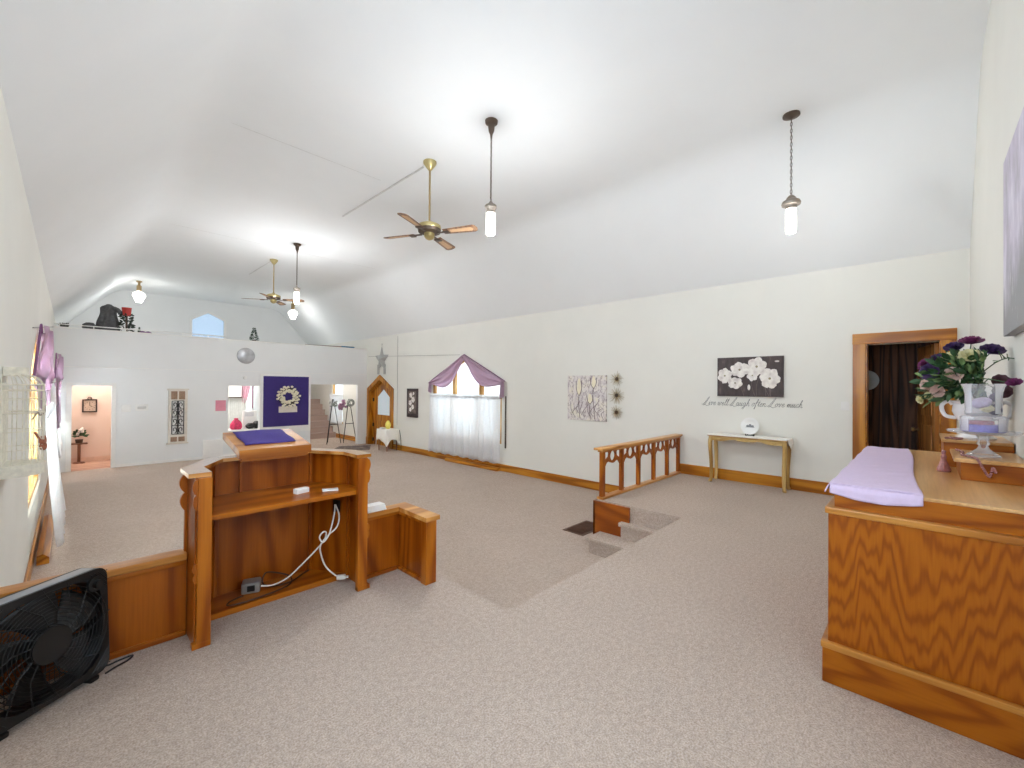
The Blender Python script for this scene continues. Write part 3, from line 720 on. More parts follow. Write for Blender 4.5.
# bouquet urn
bx, by = 3.93, -.235
t = thing('bouquet_urn', 'white urn of purple, cream and green artificial flowers behind the cake stand', 'bouquet', (bx, by, 1.118))
URN = plain('white_ceramic', (232, 230, 230), .25, var=.03)
MB().lathe([(0, 0), (.085, 0), (.09, .01), (.06, .03), (.035, .055), (.04, .08), (.085, .12), (.105, .17), (.1, .215), (.115, .235), (.108, .236), (.09, .21), (.0, .2)], (bx, by, 1.1185), 32).build('urn', URN, t)
for s in (-1, 1):
    MB().tube(smooth_path([(bx, by+s*.085, 1.245), (bx, by+s*.135, 1.26), (bx, by+s*.15, 1.32), (bx, by+s*.12, 1.35), (bx, by+s*.1, 1.33)]), .011, 8).build('handle', URN, t)
rnd = random.Random(11)
LEAF = plain('leaf_green', (52, 84, 48), .6, var=.35, scale=18); LEAFL = plain('leaf_light', (112, 138, 84), .6, var=.25, scale=18)
def leaf(m, p, d, L, w):
    d = Vector(d).normalized(); s = d.cross(Vector((rnd.uniform(-1, 1), rnd.uniform(-1, 1), rnd.uniform(-1, 1)))).normalized(); n = d.cross(s)
    p = Vector(p); pr = []
    for i in range(6):
        u = i/5; ww = w*math.sin(u*math.pi*.95+.08)
        c = p+d*L*u-n*L*.25*u*u
        pr.append((c-s*ww, c+n*ww*.3, c+s*ww))
    for a, b in zip(pr, pr[1:]):
        m.face([a[0], a[1], b[1], b[0]]); m.face([a[1], a[2], b[2], b[1]])
C0 = Vector((bx-.03, by+.04, 1.48))
for mat, cnt, nm in ((LEAF, 330, 'foliage'), (LEAFL, 110, 'light_foliage')):
    m = MB()
    for k in range(cnt):
        a = rnd.uniform(0, 2*math.pi); e = rnd.uniform(-.75, 1.2); r = rnd.uniform(.05, .2)
        d = Vector((math.cos(a)*math.cos(e)*.8, math.sin(a)*math.cos(e)*1.0, math.sin(e)*.9))
        p = C0+d*r
        if p.y < YB+.12: p.y = YB+.12
        dd_ = d+Vector((rnd.uniform(-.5, .5), rnd.uniform(-.3, .5), rnd.uniform(-.4, .5)))
        if p.y < YB+.2 and dd_.y < 0: dd_.y *= -.2
        leaf(m, p, dd_, rnd.uniform(.05, .085), rnd.uniform(.012, .02))
    m.build(nm, mat, t)
st_ = MB()
def bloom(p, d, r, mat, nm, layers=4, pet=9, cup=.6):
    """layered flower head"""
    d = Vector(d).normalized(); q = d.to_track_quat('Z', 'Y').to_matrix().to_4x4(); q.translation = Vector(p)
    m = MB()
    for l in range(layers):
        rr = r*(1-.2*l); tilt = R(15+cup*28*l)
        for k in range(pet):
            a = 2*math.pi*(k+.5*(l % 2))/pet
            def fp(u, v, a=a, rr=rr, tilt=tilt, l=l):
                w = math.sin(min(1, .15+u)*math.pi*.72)*rr*.42
                x = rr*u*math.cos(tilt); z = rr*u*u*math.sin(tilt)*1.1+.004*l+abs(v-.5)*.01
                y = (v-.5)*2*w
                return (x*math.cos(a)-y*math.sin(a), x*math.sin(a)+y*math.cos(a), z)
            m.grid(fp, 4, 4)
    m.sphere((0, 0, r*.15), r*.22, seg=10)
    bmesh.ops.transform(m.bm, matrix=q, verts=m.bm.verts[:])
    o = m.build(nm, mat, t)
    st_.tube([C0+Vector((0, 0, -.12)), (C0+Vector(p))/2+Vector((0, 0, .02)), Vector(p)], .003, 5)
    return o
MAG = plain('plum_petal', (116, 44, 92), .65, var=.25, scale=50); DPU = plain('violet_petal', (62, 38, 84), .65, var=.25, scale=50)
CRM = plain('cream_rose', (216, 210, 164), .65, var=.12, scale=40); BLU = plain('blush_rose', (206, 176, 164), .65, var=.12, scale=40); MAR = plain('maroon_petal', (84, 52, 58), .65, var=.2, scale=40)
import itertools
CAM = Vector((0, 0, 1.42)); 
# head positions: y across, z up (measured on the plane through the urn)
for (x, y, z, r, mat, nm, dr) in (
        (3.93, -.215, 1.715, .062, MAG, 'plum_bloom', (-.4, 0, 1)), (3.91, -.14, 1.685, .05, DPU, 'violet_bloom', (-.6, .2, .8)), (3.88, -.297, 1.655, .058, DPU, 'violet_bloom', (-.6, -.2, .8)),
        (3.90, -.035, 1.538, .056, DPU, 'violet_bloom', (-.9, .5, .1)), (3.95, -.012, 1.587, .045, MAG, 'plum_bloom', (-.5, .7, .3)), (3.90, -.067, 1.616, .042, DPU, 'violet_bloom', (-.6, .3, .6)),
        (3.83, -.205, 1.622, .058, CRM, 'cream_bloom', (-.7, 0, .7)), (3.88, -.125, 1.622, .045, CRM, 'cream_bloom', (-.7, .3, .6)), (3.80, -.134, 1.515, .048, BLU, 'blush_bloom', (-.9, .1, .4)),
        (3.90, -.021, 1.454, .042, BLU, 'blush_bloom', (-.7, .7, .1)), (3.86, -.071, 1.415, .042, BLU, 'blush_bloom', (-.8, .5, -.1)), (3.9, .008, 1.36, .03, CRM, 'cream_bloom', (-.5, .8, -.2)), (3.88, -.03, 1.385, .028, CRM, 'cream_bloom', (-.6, .6, -.2)),
        (3.66, -.318, 1.415, .042, MAR, 'maroon_bloom', (-.9, -.1, .2)), (3.70, -.316, 1.47, .042, MAR, 'maroon_bloom', (-.8, -.2, .3)),
        (3.36, -.336, 1.455, .032, MAG, 'plum_bloom', (-.5, .2, .7))):
    bloom((x, y, z), dr, r, mat, nm)
tw = smooth_path([(bx, by, 1.5), (3.8, -.3, 1.58), (3.62, -.33, 1.6), (3.45, -.342, 1.59)]); st_.tube(tw, .003, 5)
for k in range(8):
    p = tw[min(len(tw)-1, 8+k)]; st_.tube([p, p+Vector((rnd.uniform(-.05, .02), rnd.uniform(.0, .03), rnd.uniform(-.02, .05)))], .002, 4)
st_.build('stems', LEAF, t)
# pink glass perfume bottle and beads beside the risers
t = thing('trinket_bottle', 'small rose glass trinket bottle on the altar beside the risers', 'bottle', (3.52, -.085, .95))
RG = plain('rose_foil', (170, 120, 118), .2, .5, .3, 60)
MB().lathe([(0, 0), (.03, 0), (.032, .012), (.022, .04), (.012, .07), (.014, .085), (.008, .1), (.011, .118), (0, .125)], (3.52, -.085, .9505), 10).build('bottle_body', RG, t, smooth=False)
def beads(label, pts, r, mat):
    t = thing('bead_string', label, 'beads', pts[0]); m = MB()
    P = smooth_path(pts, 5)
    for p in P: m.sphere(p, r, seg=8)
    m.build('beads', mat, t); MB().tube(P, r*.3, 4).build('thread', mat, t)
beads('string of rose beads lying across the lower riser lid and hanging over its edge', [(3.62, -.14, 1.073), (3.5, -.16, 1.073), (3.36, -.15, 1.073), (3.25, -.19, 1.073), (3.218, -.2, 1.066), (3.217, -.22, 1.02), (3.218, -.24, .985), (3.217, -.25, 1.03), (3.218, -.26, 1.01)], .0065, RG)
beads('string of rose beads heaped on the taller riser lid', [(3.78, -.1, 1.125), (3.82, -.13, 1.125), (3.8, -.17, 1.125), (3.77, -.14, 1.125), (3.79, -.12, 1.13)], .0065, RG)
# big lilac canvas on the back wall
m = NT('lilac_painting'); v = m.coords((3, 3, 1.2)); n1 = m.noise(v, 1.5, 5, .65); n2 = m.noise(m.coords((14, 14, 2)), 2, 4, .7)
c = m.ramp(n1, [(.25, lin((150, 148, 152))), (.45, lin((190, 182, 200))), (.6, lin((214, 208, 222))), (.75, lin((236, 234, 238)))])
tc = m.n('ShaderNodeTexCoord'); sx = m.n('ShaderNodeSeparateXYZ'); m.l(tc.outputs['Object'], sx.inputs[0])
gz = m.math('ADD', m.math('MULTIPLY', sx.outputs[2], .95), m.math('MULTIPLY', m.math('SUBTRACT', n1, .5), .7))
c = m.mix(m.ramp(gz, [(.15, (1, 1, 1, 1)), (.45, (0, 0, 0, 1))]), c, lin((150, 150, 152)))
c = m.mix(m.ramp(n2, [(.62, (0, 0, 0, 1)), (.7, (.8, .8, .8, 1))]), c, lin((240, 240, 242)))
m.l(c, m.b.inputs['Base Color']); m.set(Roughness=.6)
MB().box(2.85, 3.78, YB+.001, YB+.045, 1.735, 2.75, .003).build('canvas_painting', m.m, None, label='large grey and lilac abstract canvas on the back wall above the altar', cat='painting', smooth=False)

# ------------------------------------------------------------------ right wall decorations
# poppy canvas
t = thing('flower_painting', 'dark brown canvas of white poppies above the console table', 'painting', (XR-.03, 1.885, 1.3))
m = NT('dark_canvas'); n1 = m.noise(m.coords((1, 6, 2)), 2, 4, .6)
m.l(m.ramp(n1, [(.35, lin((58, 48, 48))), (.6, lin((78, 66, 66))), (.75, lin((112, 98, 96)))]), m.b.inputs['Base Color']); m.set(Roughness=.6)
MB().box(XR-.035, XR-.001, 1.44, 2.335, 1.303, 1.898, .003).build('canvas', m.m, t, smooth=False)
PET = NT('poppy_petal'); n1 = PET.noise(PET.coords(), 14, 3); PET.l(PET.ramp(n1, [(.3, lin((206, 198, 194))), (.6, lin((240, 236, 230)))]), PET.b.inputs['Base Color']); PET.set(Roughness=.7); PET = PET.m
CEN = plain('poppy_centre', (150, 140, 110), .8, var=.3, scale=60)
rp = random.Random(5)
def flower2d(yc, zc, r, ry=1.0, rz=1.0, npet=6, rot=0.0, sc_=.2):
    m = MB()
    for k in range(npet):
        a = rot+2*math.pi*k/npet
        pts = []
        for i in range(14):
            b = 2*math.pi*i/14
            px = r*.52+r*.5*math.cos(b); pz = r*.46*math.sin(b)
            jag = 1+rp.uniform(-.06, .06)
            px *= jag
            qx, qz = px*math.cos(a)-pz*math.sin(a), px*math.sin(a)+pz*math.cos(a)
            pts.append((yc+qx*ry, zc+qz*rz))
        m.prism(pts, 'x', XR-.0385-.0006*k, XR-.035)
    m.build('poppy', PET, t, smooth=False)
    MB().lathe([(0, .004), (r*.1, .003), (r*.12, 0)], n=12, mat=Matrix.Translation((XR-.0425, yc, zc)) @ Matrix.Rotation(R(-90), 4, 'Y')).build('poppy_centre', CEN, t)
# y measured right-to-left; painting px width 66 = .895 m
for (fx, fz, r, ry, rz) in ((.125, .53, .115, .9, 1.05), (.36, .68, .135, 1.0, .85), (.62, .75, .14, .95, 1.0), (.29, .34, .105, 1.0, .85), (.555, .53, .085, .9, 1.0), (.81, .45, .145, .9, 1.05)):
    flower2d(2.335-.895*fx, 1.303+.595*fz, r, ry, rz, 6, rp.uniform(0, 1))
MB().prism([(1.885+.02*math.cos(a)-.0, 1.44+.045*math.sin(a)) for a in [i*.5236 for i in range(12)]], 'x', XR-.037, XR-.035).build('bud', PET, t, smooth=False)
MB().prism([(1.52+.03*math.cos(a), 1.82+.012*math.sin(a)) for a in [i*.5236 for i in range(12)]], 'x', XR-.037, XR-.035).build('bud', PET, t, smooth=False)
m = MB()
for (ya, yb, z) in ((2.0, 1.95, 1.6), (1.85, 1.8, 1.62), (1.75, 1.78, 1.6), (1.62, 1.66, 1.5), (1.7, 1.62, 1.55), (1.57, 1.6, 1.48)):
    m.tube(smooth_path([(XR-.036, ya, z), (XR-.036, (ya+yb)/2+.02, 1.45), (XR-.036, yb, 1.31)]), .0025, 4)
m.build('stem', plain('stem_tone', (120, 108, 104), .8), t)
# lettering
GL = dict(
    a=(.95, [[(.62, .8), (.35, 1), (.08, .6), (.1, .15), (.35, 0), (.58, .45), (.66, 1), (.62, .3), (.75, 0), (.95, .2)]]),
    c=(.72, [[(.6, .8), (.4, 1), (.1, .6), (.1, .2), (.35, 0), (.72, .25)]]),
    e=(.75, [[(.0, .3), (.4, .55), (.55, .85), (.35, 1), (.1, .6), (.12, .15), (.35, 0), (.75, .3)]]),
    f=(.7, [[(.1, .2), (.45, 1.2), (.62, 1.95), (.5, 2.1), (.35, 1.6), (.2, 0), (.05, -.8), (.2, -.7), (.32, 0)], [(.0, .95), (.7, 1.0)]]),
    g=(.95, [[(.62, .8), (.35, 1), (.08, .6), (.1, .15), (.35, 0), (.58, .45), (.66, 1), (.6, 0), (.45, -.8), (.15, -.9), (.1, -.6), (.6, -.1), (.95, .2)]]),
    h=(.9, [[(.0, .2), (.4, 1.5), (.42, 2.1), (.24, 1.6), (.1, 0), (.2, .6), (.45, 1), (.6, .8), (.55, .2), (.7, 0), (.9, .2)]]),
    i=(.55, [[(.0, .2), (.25, 1), (.2, .2), (.35, 0), (.55, .2)], [(.3, 1.42), (.34, 1.5)]]),
    l=(.55, [[(.0, .2), (.4, 1.5), (.42, 2.1), (.24, 1.6), (.15, .3), (.3, 0), (.55, .25)]]),
    m=(1.15, [[(.0, .4), (.15, 1), (.1, 0), (.2, .6), (.4, 1), (.5, .7), (.45, 0), (.55, .6), (.78, 1), (.88, .7), (.82, .15), (.95, 0), (1.15, .2)]]),
    n=(.9, [[(.0, .4), (.15, 1), (.1, 0), (.2, .6), (.45, 1), (.58, .7), (.52, .15), (.68, 0), (.9, .2)]]),
    o=(.8, [[(.4, 1), (.1, .65), (.1, .2), (.35, 0), (.6, .4), (.5, .9), (.4, 1), (.55, .85), (.8, .9)]]),
    t=(.6, [[(.0, .2), (.3, 1), (.4, 1.7), (.25, .3), (.4, 0), (.6, .2)], [(.02, 1.15), (.6, 1.22)]]),
    u=(.9, [[(.0, .4), (.15, 1), (.08, .3), (.25, 0), (.5, .4), (.6, 1), (.55, .2), (.7, 0), (.9, .2)]]),
    v=(.85, [[(.0, .7), (.15, 1), (.2, .3), (.3, 0), (.5, .5), (.5, 1), (.65, .85), (.85, .9)]]),
    w=(1.2, [[(.0, .7), (.12, 1), (.12, .2), (.3, 0), (.5, .5), (.5, 1), (.5, .2), (.7, 0), (.9, .6), (.85, 1), (1.05, .85), (1.2, .9)]]),
    L=(1.35, [[(-.75, .35), (-.6, .1), (-.2, .3), (.3, 1.2), (.7, 2.3), (.98, 2.6), (.95, 2.2), (.55, 1.0), (.2, .1), (-.1, -.12), (.0, .15), (.5, .0), (1.0, -.28), (1.6, .0)]]))
GL[' '] = (.55, [])
def phrase(words):
    x = 0; strokes = []
    for ch in words:
        adv, st = GL[ch]
        if ch == 'L' and x > 0: x += .35
        for s in st: strokes.append([(x+p[0]+.28*p[1], p[1]) for p in s])
        x += adv
    return x, strokes
ws = ('Live well', 'Laugh often', 'Love much')
tot, allst = phrase(' '.join(ws))
sx_ = 1.33/tot; sz_ = .05
t = thing('wall_lettering', 'grey script lettering reading Live well Laugh often Love much under the poppy canvas', 'lettering', (XR-.002, 1.9, 1.16))
INK = plain('grey_vinyl', (112, 114, 112), .6)
off = 0
for wd in ws:
    x, stk = phrase(wd); m = MB()
    if off > 0: off += .35
    for s in stk:
        P = smooth_path([(XR-.0015, 2.55-(off+a)*sx_, 1.158+b*sz_) for a, b in s], 6)
        n = len(P); m.tube(P, [.0019+.0013*math.sin(i/n*9)**2 for i in range(n)], 6)
    m.build('phrase', INK, t); off += x+.55
# light relief canvas
t = thing('flower_painting', 'square pale canvas of sketched tulips on the right wall beyond the railing', 'painting', (XR-.03, 4.8, .77))
m = NT('pale_canvas'); v = m.coords(); n1 = m.noise(v, 5, 5, .65); n2 = m.noise(m.coords((1, 7, 4)), 1.4, 3, .6)
sn = m.math('ABSOLUTE', m.math('SUBTRACT', n2, .5))
c = m.ramp(n1, [(.3, lin((196, 186, 190))), (.5, lin((224, 218, 214))), (.68, lin((230, 224, 204)))])
c = m.mix(m.ramp(sn, [(0, (.85, .85, .85, 1)), (.035, (0, 0, 0, 1))]), c, lin((142, 124, 128)))
m.l(c, m.b.inputs['Base Color']); m.set(Roughness=.6)
MB().box(XR-.035, XR-.001, 4.34, 5.24, .77, 1.655, .003).build('canvas', m.m, t, smooth=False)
TUL = plain('tulip_line', (120, 104, 104), .7); TULF = plain('tulip_cream', (236, 228, 204), .7)
for (yc, zc, h) in ((4.96, 1.43, .17), (4.62, 1.53, .12), (4.7, 1.2, .1)):
    MB().prism([(yc+.045*math.cos(a)*(1.2 if math.sin(a) < 0 else .9), zc+h*math.sin(a)) for a in [i*.3927 for i in range(16)]], 'x', XR-.037, XR-.035).build('tulip', TULF, t, smooth=False)
    mm = MB().tube(smooth_path([(XR-.037, yc+.07, zc+h*.7), (XR-.037, yc+.06, zc-h*.3), (XR-.037, yc, zc-h), (XR-.037, yc-.06, zc-.3*h), (XR-.037, yc-.06, zc+h*.7)]), .006, 5)
    mm.tube(smooth_path([(XR-.037, yc, zc-h), (XR-.037, yc+.01, zc-h-.15), (XR-.037, yc-.03, .8)]), .006, 5)
    mm.build('tulip_outline', TUL, t)
mm = MB()
for k in range(10):
    y = 4.4+.08*k+rp.uniform(-.02, .02); z = .8+rp.uniform(0, .12)
    mm.tube(smooth_path([(XR-.037, y, z), (XR-.037, y+.05, z+.1), (XR-.037, y+rp.uniform(-.08, .08), z+rp.uniform(.15, .35))]), .005, 5)
mm.build('leaf_line', TUL, t)
# three burst ornaments
def burst(z, lab, r, s):
    t = thing('starburst_ornament', lab, 'ornament', (XR-.02, 4.12, z), group='starburst ornaments beside the pale tulip canvas')
    rr = random.Random(s); m = MB()
    for k in range(26):
        a = 2*math.pi*k/26+rr.uniform(-.08, .08); L = r*rr.uniform(.7, 1.1)
        m.tube([(XR-.02, 4.12, z), (XR-.012-rr.uniform(0, .04), 4.12+L*math.cos(a), z+L*math.sin(a))], [.006, .002], 5)
    m.build('rays', plain('dull_gold', (176, 160, 126), .5, .5) if 'dull_gold' not in bpy.data.materials else bpy.data.materials['dull_gold'], t)
    MB().sphere((XR-.022, 4.12, z), .038, .5, 1, 1, 12).build('centre', BRONZE, t)
burst(1.583, 'topmost of three bronze starburst ornaments beside the pale tulip canvas', .14, 1)
burst(1.275, 'middle and largest of three bronze starburst ornaments beside the pale tulip canvas', .17, 2)
burst(.96, 'lowest of three bronze starburst ornaments beside the pale tulip canvas', .13, 3)
# narrow dark print near the entry door
t = thing('flower_painting', 'narrow dark picture of white flowers between the entry door and the gabled window', 'painting', (XR-.02, 10.96, .49))
MB().box(XR-.03, XR-.001, 10.67, 11.25, .49, 1.345, .004).build('canvas', bpy.data.materials['dark_canvas'], t, smooth=False)
MB().box(XR-.034, XR-.03, 10.75, 11.17, .6, 1.27).build('print_field', plain('print_taupe', (110, 98, 92), .7, var=.4, scale=10), t, smooth=False)
for (y, z, r) in ((11.02, 1.15, .09), (10.9, 1.02, .1), (11.05, .92, .09), (10.92, .8, .08), (11.04, .72, .07), (10.88, 1.2, .05)):
    m = MB()
    for k in range(5):
        a = k*1.2566+y*7
        m.prism([(y+r*.5*math.cos(a)+r*.45*math.cos(b), z+r*.5*math.sin(a)+r*.45*math.sin(b)) for b in [i*.7854 for i in range(8)]], 'x', XR-.0365-.0004*k, XR-.034)
    m.build('white_flower', PET, t, smooth=False)
# barn star above the entry door
t = thing('barn_star', 'silver five-pointed barn star above the entry door', 'star', (XR-.03, 12.8, 1.80))
def star(m, c, z, r, r2, x0, dep, sq=1.0):
    P = []
    for k in range(10):
        a = math.pi/2+k*math.pi/5; q = r if k % 2 == 0 else r2
        P.append((c+q*math.cos(a)*sq, z+q*math.sin(a)))
    tip = (x0-dep, c, z)
    for i in range(10):
        a, b = P[i], P[(i+1) % 10]
        m.face([(x0, a[0], a[1]), (x0, b[0], b[1]), tip])
    m.face([(x0, p[0], p[1]) for p in P])
    return m
TIN = plain('galvanised_tin', (172, 172, 170), .45, .25, .12, 8)
star(MB(), 12.8, 2.28, .46, .20, XR-.012, .1).build('star_face', TIN, t, smooth=False)
MB().tube([(XR-.01, 12.8, 2.74), (XR-.01, 12.83, 2.8), (XR-.01, 12.77, 2.8)], .006, 6, closed=True).build('hanger', GREYC, t)
for (yy, s) in ((13.0, 1), (12.6, -1)):
    MB().box(XR-.03, XR-.012, yy-.06, yy+.06, 1.80, 2.12, .004).build('tail_strip', TIN, t, smooth=False)
# light switch
t = thing('light_switch', 'white light switch plate beside the stage side door', 'switch', (XR-.005, .745, 1.15))
MB().box(XR-.008, XR, .70, .79, 1.145, 1.26, .003).build('plate', WHITE, t); MB().box(XR-.016, XR-.006, .737, .753, 1.185, 1.215, .002).build('toggle', WHITE, t)
MB().lathe([(0, 0), (.15, 0), (.15, .01), (.1, .022), (0, .025)], n=28, mat=Matrix.Translation((8.299, .62, 1.56)) @ Matrix.Rotation(R(-90), 4, 'Y')).build('wall_plate', TIN, None, label='round grey plate hung on the dark panelled wall inside the side door', cat='plate')

# ------------------------------------------------------------------ console table
t = thing('console_table', 'narrow pale wood console table with curved legs against the right wall', 'table', (6.92, 1.85, 0))
TX0, TX1, TY0, TY1, TZ = 6.76, 7.075, 1.33, 2.375, .725
MB().box(TX0, TX1, TY0, TY1, TZ-.025, TZ, .006).build('tabletop', PALEOAK['y'], t)
def apron(y0, y1):
    pts = [(y0, TZ-.025), (y0, TZ-.10)]
    for i in range(21):
        u = i/20; pts.append((y0+(y1-y0)*u, TZ-.095+.028*math.sin(u*math.pi)+.012*math.cos(u*6*math.pi)*(1 if .12 < u < .88 else .3)))
    pts += [(y1, TZ-.10), (y1, TZ-.025)]; return pts
GOLDW = oak('gilt_wood', 'y', (214, 184, 122), (196, 160, 96), (160, 122, 64), rings=5)
GOLDZ = oak('gilt_wood_z', 'z', (214, 184, 122), (196, 160, 96), (160, 122, 64), rings=5, across=4)
ap = MB().prism(apron(TY0+.03, TY1-.03)[::-1], 'x', TX0+.025, TX0+.042).prism(apron(TY0+.03, TY1-.03)[::-1], 'x', TX1-.042, TX1-.025)
ap.box(TX0+.03, TX1-.03, TY0+.025, TY0+.042, TZ-.1, TZ-.025).box(TX0+.03, TX1-.03, TY1-.042, TY1-.025, TZ-.1, TZ-.025)
ap.build('apron', GOLDW, t, smooth=False)
mm = MB()
for k in range(-5, 6): mm.sphere((TX0+.022, (TY0+TY1)/2+k*.025, TZ-.058+.008*math.cos(k)), .014, .4, 1, .8, 10)
mm.build('carved_ornament', GOLDW, t)
for s in (-1, 1): MB().sphere((TX0+.022, (TY0+TY1)/2+s*.36, TZ-.06), .022, .35, 1.6, .8, 10).build('carved_ornament', GOLDW, t)
for (x, sx2) in ((TX0+.045, -1), (TX1-.045, 1)):
    for (y, sy) in ((TY0+.045, -1), (TY1-.045, 1)):
        P = smooth_path([(x, y, TZ-.03), (x+sx2*.012, y+sy*.012, TZ-.12), (x+sx2*.008, y+sy*.008, TZ-.25), (x, y, .3), (x, y, .12), (x+sx2*.004, y+sy*.004, .04), (x+sx2*.012, y+sy*.016, .012)], 5)
        n = len(P); rad = []
        for i in range(n):
            u = i/(n-1); rad.append(.033-.015*u+(.008*math.sin(max(0, (u-.85)/.15)*math.pi) if u > .85 else 0))
        MB().tube(P, rad, 10).sphere((P[-1].x, P[-1].y, .013), .02, 1.1, 1.1, .62, 10).build('leg', GOLDZ, t)
# white runner on the table
def rn(u, v):
    y = TY0-.004+(TY1-TY0)*u; x = TX0+.012+(TX1-TX0-.03)*v
    return (x, y+.0, TZ+.003)
def re(u, v):
    x = TX0+.012+(TX1-TX0-.03)*u; zz = .14*v*(1-abs(u-.5)*1.2)
    return (x, TY0-.006-.012*v, TZ+.003-zz)
MB().grid(rn, 20, 6).grid(lambda u, v: (TX0+.012-.016*min(1, v*2), TY0-.004+(TY1-TY0)*u, TZ+.003-.016*max(0, v*2-1)), 20, 4).grid(re, 10, 6).build('table_runner', LACE, None, label='white lace runner on the console table with a pointed end hanging over', cat='runner', solid=.003)
t = thing('plate_stand', 'black wire easel holding the white plate on the console table', 'plate stand', (6.95, 1.83, TZ+.005))
mm = MB()
for s in (-1, 1):
    mm.tube(smooth_path([(6.90, 1.83+s*.05, TZ+.03), (6.893, 1.83+s*.05, TZ+.011), (6.93, 1.83+s*.05, TZ+.011), (6.965, 1.83+s*.045, TZ+.015), (6.99, 1.83+s*.03, TZ+.14)]), .006, 6)
mm.tube([(6.95, 1.78, TZ+.012), (6.95, 1.88, TZ+.012)], .006, 6); mm.tube([(6.99, 1.80, TZ+.14), (6.99, 1.86, TZ+.14)], .005, 6); mm.tube([(6.99, 1.83, TZ+.14), (7.03, 1.83, TZ+.011)], .005, 6)
mm.build('wire_frame', BLACKM, t)
t = thing('decorative_plate', 'round white plate with a grey building motif on the console table', 'plate', (6.94, 1.83, TZ+.02))
MT = Matrix.Translation((6.935, 1.83, TZ+.146)) @ Matrix.Rotation(R(-80), 4, 'Y')
MB().lathe([(0, 0), (.075, .001), (.085, .008), (.122, .016), (.124, .019), (.12, .019), (.082, .012), (.073, .006), (0, .005)], n=40, mat=MT).build('plate_body', plain('white_china', (240, 240, 238), .2, var=.01), t)
bd = MB()
for (a, b, h) in ((-.05, -.02, .022), (-.02, .02, .034), (.02, .05, .022)): bd.prism([(a, -.015), (b, -.015), (b, h-.015), ((a+b)/2, h-.002), (a, h-.015)], 'z', .0055, .0068)
bd.prism([(-.06, -.02), (.06, -.02), (.06, -.016), (-.06, -.016)], 'z', .0055, .0068)
M2 = Matrix.Translation((6.935, 1.83, TZ+.146)) @ Matrix.Rotation(R(-80), 4, 'Y') @ Matrix.Rotation(R(-90), 4, 'Z')
bmesh.ops.transform(bd.bm, matrix=M2, verts=bd.bm.verts[:]); bd.build('building_motif', plain('grey_print', (130, 132, 134), .6), t, smooth=False)

# ------------------------------------------------------------------ lamps
SHADE = emit('lit_opal_glass', (255, 250, 240), 5.0)
FIT = plain('pewter_fitter', (150, 140, 130), .4, .6, .12)
def add_light(name, loc, power, col=(1, .95, .88), rad=.12):
    l = bpy.data.lights.new(name, 'POINT'); l.energy = power; l.color = col; l.shadow_soft_size = rad
    o = bpy.data.objects.new(name, l); COL.objects.link(o); o.location = loc; return o
def pendant(x, y, chain, label, zb=3.17, zt=3.41):
    t = thing('pendant_lamp', label, 'pendant lamp', (x, y, zb), group='hanging lamps with glass tube shades')
    if chain == 'disc': MB().lathe([(0, 0), (.085, 0), (.085, -.018), (.05, -.03), (.02, -.045), (0, -.05)], (x, y, ZC), 24).build('canopy', BRONZE, t)
    else: MB().lathe([(0, 0), (.075, 0), (.07, -.03), (.04, -.05), (.032, -.12), (.015, -.16), (.008, -.22), (0, -.22)], (x, y, ZC), 20).build('canopy', BRONZE, t)
    m = MB(); z = ZC-.05 if chain == 'disc' else ZC-.21; ze = zt+.15; k = 0
    if chain == 'rod': m.tube([(x, y, z), (x, y, ze)], .008, 8)
    else:
        m.tube([(x, y, z), (x, y, ze)], .002, 5)
        while z > ze:
            pts = []
            for i in range(12):
                a = 2*math.pi*i/12; u, v = .010*math.cos(a), .024*math.sin(a)
                pts.append((x+(u if k % 2 == 0 else 0), y+(0 if k % 2 == 0 else u), z-.02+v))
            m.tube(pts, .0032, 5, closed=True); z -= .038; k += 1
    m.build('chain' if chain != 'rod' else 'rod', BRONZE, t)
    if chain == 'disc': pr = [(0, .16), (.02, .155), (.045, .13), (.05, .11), (.085, .09), (.095, .065), (.09, .045), (.06, .035), (.05, 0), (0, 0)]
    else: pr = [(0, .15), (.012, .14), (.03, .115), (.055, .1), (.07, .085), (.07, .06), (.055, .04), (.052, 0), (0, 0)]
    MB().lathe(pr, (x, y, zt-.005), 24).build('fitter', FIT, t)
    MB().lathe([(.045, .05), (.05, .0), (.052, -.05), (.052, -(zt-zb)+.02), (.045, -(zt-zb)), (0, -(zt-zb)-.002)], (x, y, zt), 24).build('glass_shade', SHADE, t)
    return t
pendant(5.59, 1.07, 'disc', 'pendant lamp on a chain with a round canopy, nearest the side door', 3.17, 3.44)
pendant(3.36, 3.607, 'chain', 'pendant lamp on a chain hanging over the stage edge right of the near ceiling fan', 3.18, 3.43)
pendant(3.41, 9.836, 'rod', 'pendant lamp on a long rod hanging beside the far ceiling fan', 3.2, 3.45)
def globe(x, y, z, label):
    t = thing('schoolhouse_lamp', label, 'ceiling lamp', (x, y, z), group='white glass lamps at the loft')
    zt = z+.34
    top = min(ZC, ZC-0) if XA < x < XB else ZC
    MB().lathe([(0, 0), (.07, 0), (.07, -.03), (.03, -.05), (.03, -.12), (.06, -.15), (.06, -(top-zt)-.01), (0, -(top-zt)-.01)], (x, y, top), 20).build('fitter', BRASS, t)
    MB().lathe([(.055, .0), (.06, -.03), (.14, -.08), (.155, -.14), (.13, -.2), (.10, -.225), (.105, -.27), (.07, -.335), (0, -.345)], (x, y, zt), 24).build('glass_shade', SHADE, t)
globe(1.405, 16.9, 3.86, 'white glass ceiling lamp above the loft, at its left end')
globe(5.55, 16.36, 3.80, 'white glass ceiling lamp above the loft, seen just below the far pendant')

